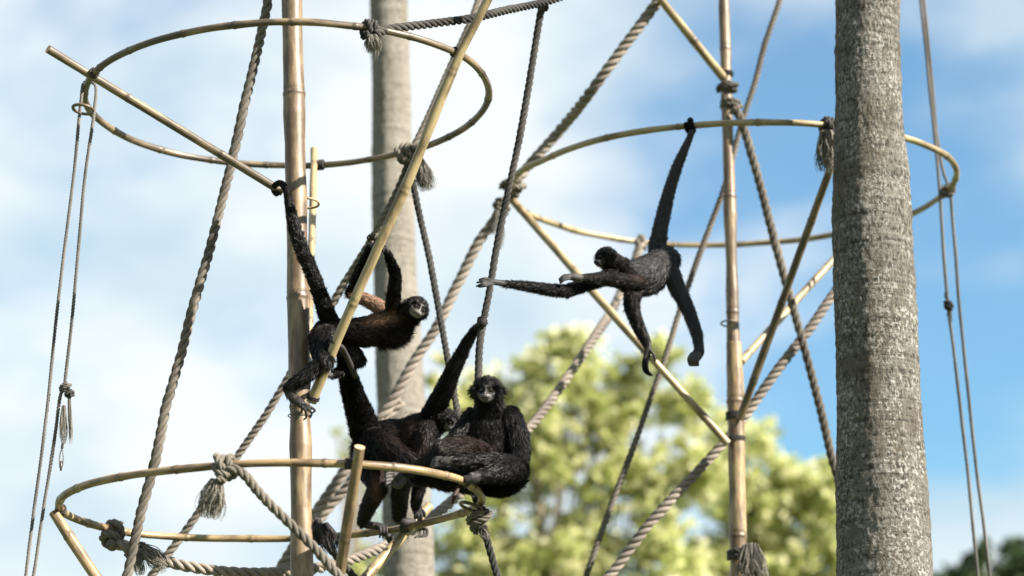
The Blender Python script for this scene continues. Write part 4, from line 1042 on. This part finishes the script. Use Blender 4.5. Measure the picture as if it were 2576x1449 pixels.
# -- monkey hanging by the tail from the right hoop
tl = R3(1737, 316); D = tl[1] - 0.02
mk = Monkey('spider_monkey', 'black spider monkey dangling by its tail from the right hoop, reaching sideways for the rope', D, 55000, 4)
HAZE_GREY = (0.028, 0.028, 0.031)  # black fur greyed in its colour to suggest out-of-focus haze
mk.limb([(1674, 655, D, 35), (1652, 676, D - 0.02, 42), (1622, 694, D - 0.05, 45), (1590, 696, D - 0.09, 40), (1564, 682, D - 0.13, 29)], 10, HAZE_GREY, sides=20)
mk.limb([(1570, 678, D - 0.13, 26), (1552, 668, D - 0.16, 23), (1540, 660, D - 0.18, 22)], 10, BLACK)
mk.make_head(1526, 650, D - 0.2, 28, (-0.86, -0.50, -0.05), (0.12, 0.05, 1), pale=(0.035, 0.034, 0.036), dark=(0.02, 0.02, 0.02), fur=11)
tp = [(1664, 648, D + 0.01, 28), (1655, 622, D + 0.01, 22), (1659, 588, D, 18.5), (1671, 530, D, 16), (1688, 465, D - 0.005, 14), (1707, 410, D - 0.01, 12), (1729, 360, D - 0.015, 9), (1740, 334, D - 0.03, 7.5)]
mk.limb(tp, furs=[9, 9, 8, 8, 7, 7, 5, 3], col=HAZE_GREY)
axh = unit(R3(1848, 309) - R3(1629, 328)); e1 = V(0, 0, -1); e1 = unit(e1 - axh * np.dot(e1, axh)); e2 = np.cross(axh, e1)
th = np.linspace(0.1, 2 * math.pi * 1.25, 26); rt = 8 * PX(10.2) + 6 * mk.k
sg = 1 if e2[1] < 0 else -1
pts = tl + rt * (np.cos(th)[:, None] * e1 + sg * np.sin(th)[:, None] * e2) + axh * ((th / 6.28 - 0.5) * 13 * mk.k)[:, None] * -1
mk.limb(np.hstack((pts, np.linspace(8.5, 5.5, 26)[:, None] * mk.k)), 3, BLACK, world=True)
# far arm stretched to the rope
mk.limb([(1560, 688, D - 0.15, 20), (1520, 700, D - 0.22, 17), (1470, 716, D - 0.30, 16), (1425, 732, D - 0.38, 14.5)], 7, BLACK)
mk.limb([(1428, 732, D - 0.38, 14.5), (1390, 730, D - 0.44, 14), (1340, 722, D - 0.50, 12), (1295, 716, D - 0.56, 9), (1264, 713, D - 0.60, 7)], 7, BLACK)
mk.limb([(1266, 713, D - 0.60, 7), (1246, 710, D - 0.63, 7.5), (1232, 708, D - 0.65, 7)], 0, (0.03, 0.03, 0.032))
for i, (ex, ey, mx_, my_) in enumerate(((1206, 703, 1220, 700), (1200, 711, 1216, 706), (1199, 720, 1216, 713), (1206, 722, 1222, 719))):
    mk.limb([(1236, 705 + 3 * i, D - 0.65, 3.6), (mx_, my_, 9.52, 3.1), (ex, ey, 9.525, 2.6)], 0, (0.03, 0.03, 0.032), sides=7)
# near arm bent back
mk.limb([(1572, 690, D - 0.17, 22), (1590, 702, D - 0.21, 19), (1606, 714, D - 0.23, 16)], 7, BLACK)
mk.limb([(1605, 714, D - 0.23, 17), (1570, 708, D - 0.28, 18), (1530, 702, D - 0.33, 16), (1490, 700, D - 0.38, 12), (1466, 700, D - 0.41, 8.5)], 6, BLACK)
mk.limb([(1466, 700, D - 0.41, 8.5), (1446, 697, D - 0.43, 9.5), (1428, 696, D - 0.44, 7.5)], 1, (0.04, 0.038, 0.038))
for i in range(4):
    mk.limb([(1432, 692 + 3 * i, D - 0.44 - 0.01 * i, 3.6), (1418, 693 + 4 * i, D - 0.445 - 0.01 * i, 3.2), (1407 + i, 702 + 3.5 * i, D - 0.44 - 0.01 * i, 2.7)], 0, (0.04, 0.038, 0.038), sides=7)
# legs
mk.limb([(1612, 700, D - 0.07, 26), (1594, 735, D - 0.11, 21), (1590, 770, D - 0.14, 18), (1600, 805, D - 0.13, 15), (1614, 838, D - 0.11, 13), (1628, 866, D - 0.10, 10)], 8, BLACK)
mk.limb([(1628, 864, D - 0.10, 10), (1630, 882, D - 0.10, 9.5), (1624, 902, D - 0.10, 7)], 1, SKIN)
for i, dx in enumerate((0, 5, 10)):
    mk.limb([(1622 + dx, 896, D - 0.10, 4.2), (1618 + dx, 915, D - 0.11 - 0.01 * i, 3.8), (1621 + dx, 934, D - 0.12 - 0.01 * i, 3.4), (1634 + dx * 0.6, 944, D - 0.12 - 0.01 * i, 3)], 0, BLACK, sides=7)
mk.limb([(1634, 880, D - 0.11, 4.6), (1645, 893, D - 0.12, 4), (1648, 908, D - 0.11, 3.2)], 0, SKIN, sides=7)
mk.limb([(1668, 668, D - 0.01, 31), (1692, 700, D - 0.02, 22), (1706, 730, D - 0.02, 18), (1726, 768, D - 0.03, 16), (1742, 808, D - 0.03, 14), (1754, 846, D - 0.03, 12), (1758, 872, D - 0.04, 10)], 8, HAZE_GREY)
mk.limb([(1758, 868, D - 0.04, 11), (1758, 884, D - 0.05, 14), (1750, 898, D - 0.06, 14)], 2, (0.025, 0.024, 0.024))
for i in range(4):
    mk.limb([(1740 + 6 * i, 890, D - 0.08, 5), (1733 + 7 * i, 904, D - 0.095, 5), (1737 + 6 * i, 918, D - 0.08, 4.4), (1746 + 3 * i, 910, D - 0.05, 3.4)], 0, (0.04, 0.038, 0.037), sides=7)
k4 = mk.k
def tint4(p, c):
    w = 0.4 * np.exp(-(((p - P(1600, 712, D - 0.15)) / (k4 * np.array([30, 90, 16]))) ** 2).sum(1))
    return c * (1 - w[:, None]) + np.array((0.08, 0.05, 0.04)) * w[:, None]
mk.build(tint=tint4)

# ------------------------------------------------------------------ trees
def leaf_mat(name, stops, trans):
    m, n, l, b = mat_new(name)
    a = n.new('ShaderNodeAttribute'); a.attribute_name = 'tone'
    r = ramp(n, stops); l.new(a.outputs['Fac'], r.inputs[0])
    l.new(r.outputs[0], b.inputs['Base Color']); b.inputs['Roughness'].default_value = 0.6; b.inputs['Specular IOR Level'].default_value = 0.25
    tr = n.new('ShaderNodeBsdfTranslucent'); l.new(r.outputs[0], tr.inputs['Color'])
    ms = n.new('ShaderNodeMixShader'); ms.inputs[0].default_value = trans
    l.new(b.outputs[0], ms.inputs[1]); l.new(tr.outputs[0], ms.inputs[2]); l.new(ms.outputs[0], n['Material Output'].inputs['Surface'])
    return m
M['leaf'] = leaf_mat('tree_leaf_flowering', [(0.0, (0.12, 0.16, 0.04)), (0.35, (0.27, 0.31, 0.09)), (0.62, (0.42, 0.45, 0.17)), (0.80, (0.56, 0.56, 0.29)), (1.0, (0.72, 0.70, 0.48))], 0.66)
M['leaf_dark'] = leaf_mat('tree_leaf_dark', [(0.0, (0.02, 0.04, 0.015)), (0.6, (0.05, 0.085, 0.03)), (1.0, (0.11, 0.13, 0.05))], 0.25)
m, n, l, b = mat_new('tree_bark'); t = n.new('ShaderNodeTexCoord'); f = noise(n, l, t.outputs['Object'], 14, 5, 0.6, (1, 1, 0.2))
r = ramp(n, [(0.3, (0.13, 0.11, 0.08)), (0.7, (0.26, 0.22, 0.17))]); l.new(f.outputs[0], r.inputs[0]); l.new(r.outputs[0], b.inputs['Base Color']); b.inputs['Roughness'].default_value = 0.9
M['tree_bark'] = m
def tree(label, base, blobs, d, leaf, nper, mat, seed, tone=(0.25, 0.8), thick=1.0, trunk_r=0.16):
    """blobs: x, y, r in the picture (clumps of foliage), spread in depth round d"""
    rg = np.random.default_rng(seed); k = PX(d)
    root = thing('tree', label, 'tree', 'background trees')
    C = []
    for x, y, r in blobs:
        C.append((P(x, y, d + rg.normal(0, thick)), r * k))
    # limbs
    g = Geo(); b0 = V(base, d, -0.1); 
    b0 = np.array([P(base, 1400, d)[0], d, -0.1]); fork = np.array([b0[0] + 0.1, d, P(base, 1449, d)[2] * 0.5])
    R, s = resample([[*b0, trunk_r * 1.4], [*(b0 * 0.6 + fork * 0.4 + V(0.05, 0.05, 0)), trunk_r * 1.05], [*fork, trunk_r * 0.9]], 0.1)
    g.add(*tube(R[:, :3], R[:, 3], 10))
    for ci, (c, r) in enumerate(C):
        if ci % 9 and len(C) > 12: continue
        md = fork * 0.5 + c * 0.5 + V(rg.normal(0, 0.2), rg.normal(0, 0.2), -0.25)
        R, s = resample([[*fork, trunk_r * 0.16], [*md, trunk_r * 0.09], [*c, 0.012]], 0.12)
        g.add(*tube(R[:, :3], R[:, 3], 6))
        for _ in range(3):
            e = c + rg.normal(0, 0.5, 3) * r
            R2, s = resample([[*md, 0.02], [*(md * 0.4 + e * 0.6), 0.014], [*e, 0.006]], 0.15); g.add(*tube(R2[:, :3], R2[:, 3], 5))
    link('trunk', g.mesh('trunk'), M['tree_bark'], root)
    vs_, tn = [], []
    for c, r in C:
        ns = max(4, int(13 * (r / k / 40)))
        for _ in range(ns):                                  # sprays inside the clump
            sc = c + np.clip(rg.normal(0, 0.55, 3), -1.3, 1.3) * r * V(1, 1.2, 0.9)
            sr = r * rg.uniform(0.25, 0.65); st = rg.uniform(*tone)
            q = int(nper * rg.uniform(0.5, 1.3))
            p = sc + rg.normal(0, 0.5, (q, 3)) * sr * V(1.2, 1.2, 0.75)
            nrm = rg.normal(0, 1, (q, 3)) + V(0.2, -0.3, 0.7); nrm /= np.linalg.norm(nrm, axis=1)[:, None]
            ax = np.cross(nrm, rg.normal(0, 1, (q, 3))); ax[:, 2] -= 0.35; ax /= np.linalg.norm(ax, axis=1)[:, None]
            sd_ = np.cross(nrm, ax); sd_ /= np.linalg.norm(sd_, axis=1)[:, None]
            L = leaf * rg.uniform(0.6, 1.35, (q, 1)); w = L * rg.uniform(0.20, 0.34, (q, 1))
            v = np.stack((p - ax * L * 0.5, p + sd_ * w + nrm * w * 0.25, p + ax * L * 0.5, p - sd_ * w + nrm * w * 0.25), 1)
            vs_.append(v.reshape(-1, 3)); up = np.clip((p - sc) @ V(0, 0, 1) / (sr + 1e-6), -1, 1) * 0.06
            tn.append(np.repeat(np.clip(st + up + rg.normal(0, 0.10, q), 0, 1), 4))
    v = np.vstack(vs_); t_ = np.arange(len(v)).reshape(-1, 4)
    tri = np.vstack((t_[:, [0, 1, 2]], t_[:, [0, 2, 3]]))
    link('crown', Geo().add(v, t=tri, tone=np.concatenate(tn)).mesh('crown', False), mat, root)
    return root

rt_ = np.random.default_rng(77)
def fill(poly_top, x0, x1, ybot, r, n, gaps=()):
    """foliage clumps under an outline read from the picture"""
    xs, ys = zip(*poly_top); out = []
    while len(out) < n:
        x = rt_.uniform(x0, x1); top = np.interp(x, xs, ys)
        y = rt_.uniform(top + r * 0.55, ybot)
        if any(((x - gx) / gr) ** 2 + ((y - gy) / (gr * 1.1)) ** 2 < 1 for gx, gy, gr in gaps): continue
        out.append((x, y, r * rt_.uniform(0.7, 1.25)))
    return out
gaps = [(1555, 945, 38), (1690, 965, 40), (1772, 1090, 34), (1715, 1165, 38), (1775, 1275, 42), (1650, 1070, 22), (1560, 1090, 18), (1440, 1045, 20), (1330, 1180, 18), (1290, 1300, 16), (1935, 1180, 34), (1990, 1345, 30), (1880, 1290, 18), (1480, 1240, 14), (1620, 1310, 14)]
main = [(1095, 900), (1150, 960), (1260, 955), (1330, 900), (1400, 830), (1450, 805), (1500, 840), (1545, 905), (1600, 880), (1650, 830), (1700, 900), (1760, 985), (1800, 1010)]
bl = fill(main, 1130, 1800, 1520, 48, 132, gaps) + [(1105, 905, 18), (1095, 960, 22), (1110, 1010, 22), (1440, 850, 40), (1480, 870, 38), (1660, 870, 34), (1640, 900, 30), (1400, 880, 34), (1070, 1120, 18), (930, 1400, 24), (905, 1430, 22), (960, 1440, 26), (1100, 1380, 40), (1110, 1440, 40)]
tree('pale yellow-green flowering tree filling the background behind the seated monkey', 1400, bl, 29.0, 0.145, 11, M['leaf'], 21, (0.42, 1.0), 0.26)
side = [(1790, 1000), (1850, 1040), (1900, 1075), (1960, 1120), (2020, 1150), (2090, 1190), (2160, 1260)]
bl = fill(side, 1780, 2150, 1520, 44, 85, gaps) + [(2070, 1165, 16), (2095, 1205, 22)]
tree('olive-green leafy tree behind the foot of the slim pole', 1960, bl, 31.0, 0.145, 11, M['leaf'], 22, (0.36, 0.94), 0.32)
bl = [(850, 1090, 16), (880, 1125, 20), (900, 1070, 16), (868, 1150, 14), (915, 1110, 18), (905, 1160, 22), (930, 1230, 24), (940, 1300, 26)]
tree('wispy young tree showing between the thick pole and the pale palm trunk', 940, bl, 33.0, 0.13, 4, M['leaf'], 23, (0.2, 0.6), 0.5, 0.07)
bl = [(2400, 1445, 26), (2440, 1425, 26), (2470, 1400, 20), (2480, 1370, 12), (2430, 1470, 40), (2380, 1475, 26), (2350, 1450, 14)]
tree('dark small-leaved tree top just beyond the pale hauling cords', 2430, bl, 34.0, 0.13, 60, M['leaf_dark'], 24, (0.2, 0.8), 0.4, 0.08)
bl = [(2545, 1400, 28), (2575, 1380, 32), (2555, 1440, 40), (2600, 1420, 46), (2530, 1465, 26)]
tree('blue-green dark tree top furthest out past the hauling cords', 2580, bl, 36.0, 0.13, 60, M['leaf_dark'], 25, (0.1, 0.6), 0.4, 0.08)
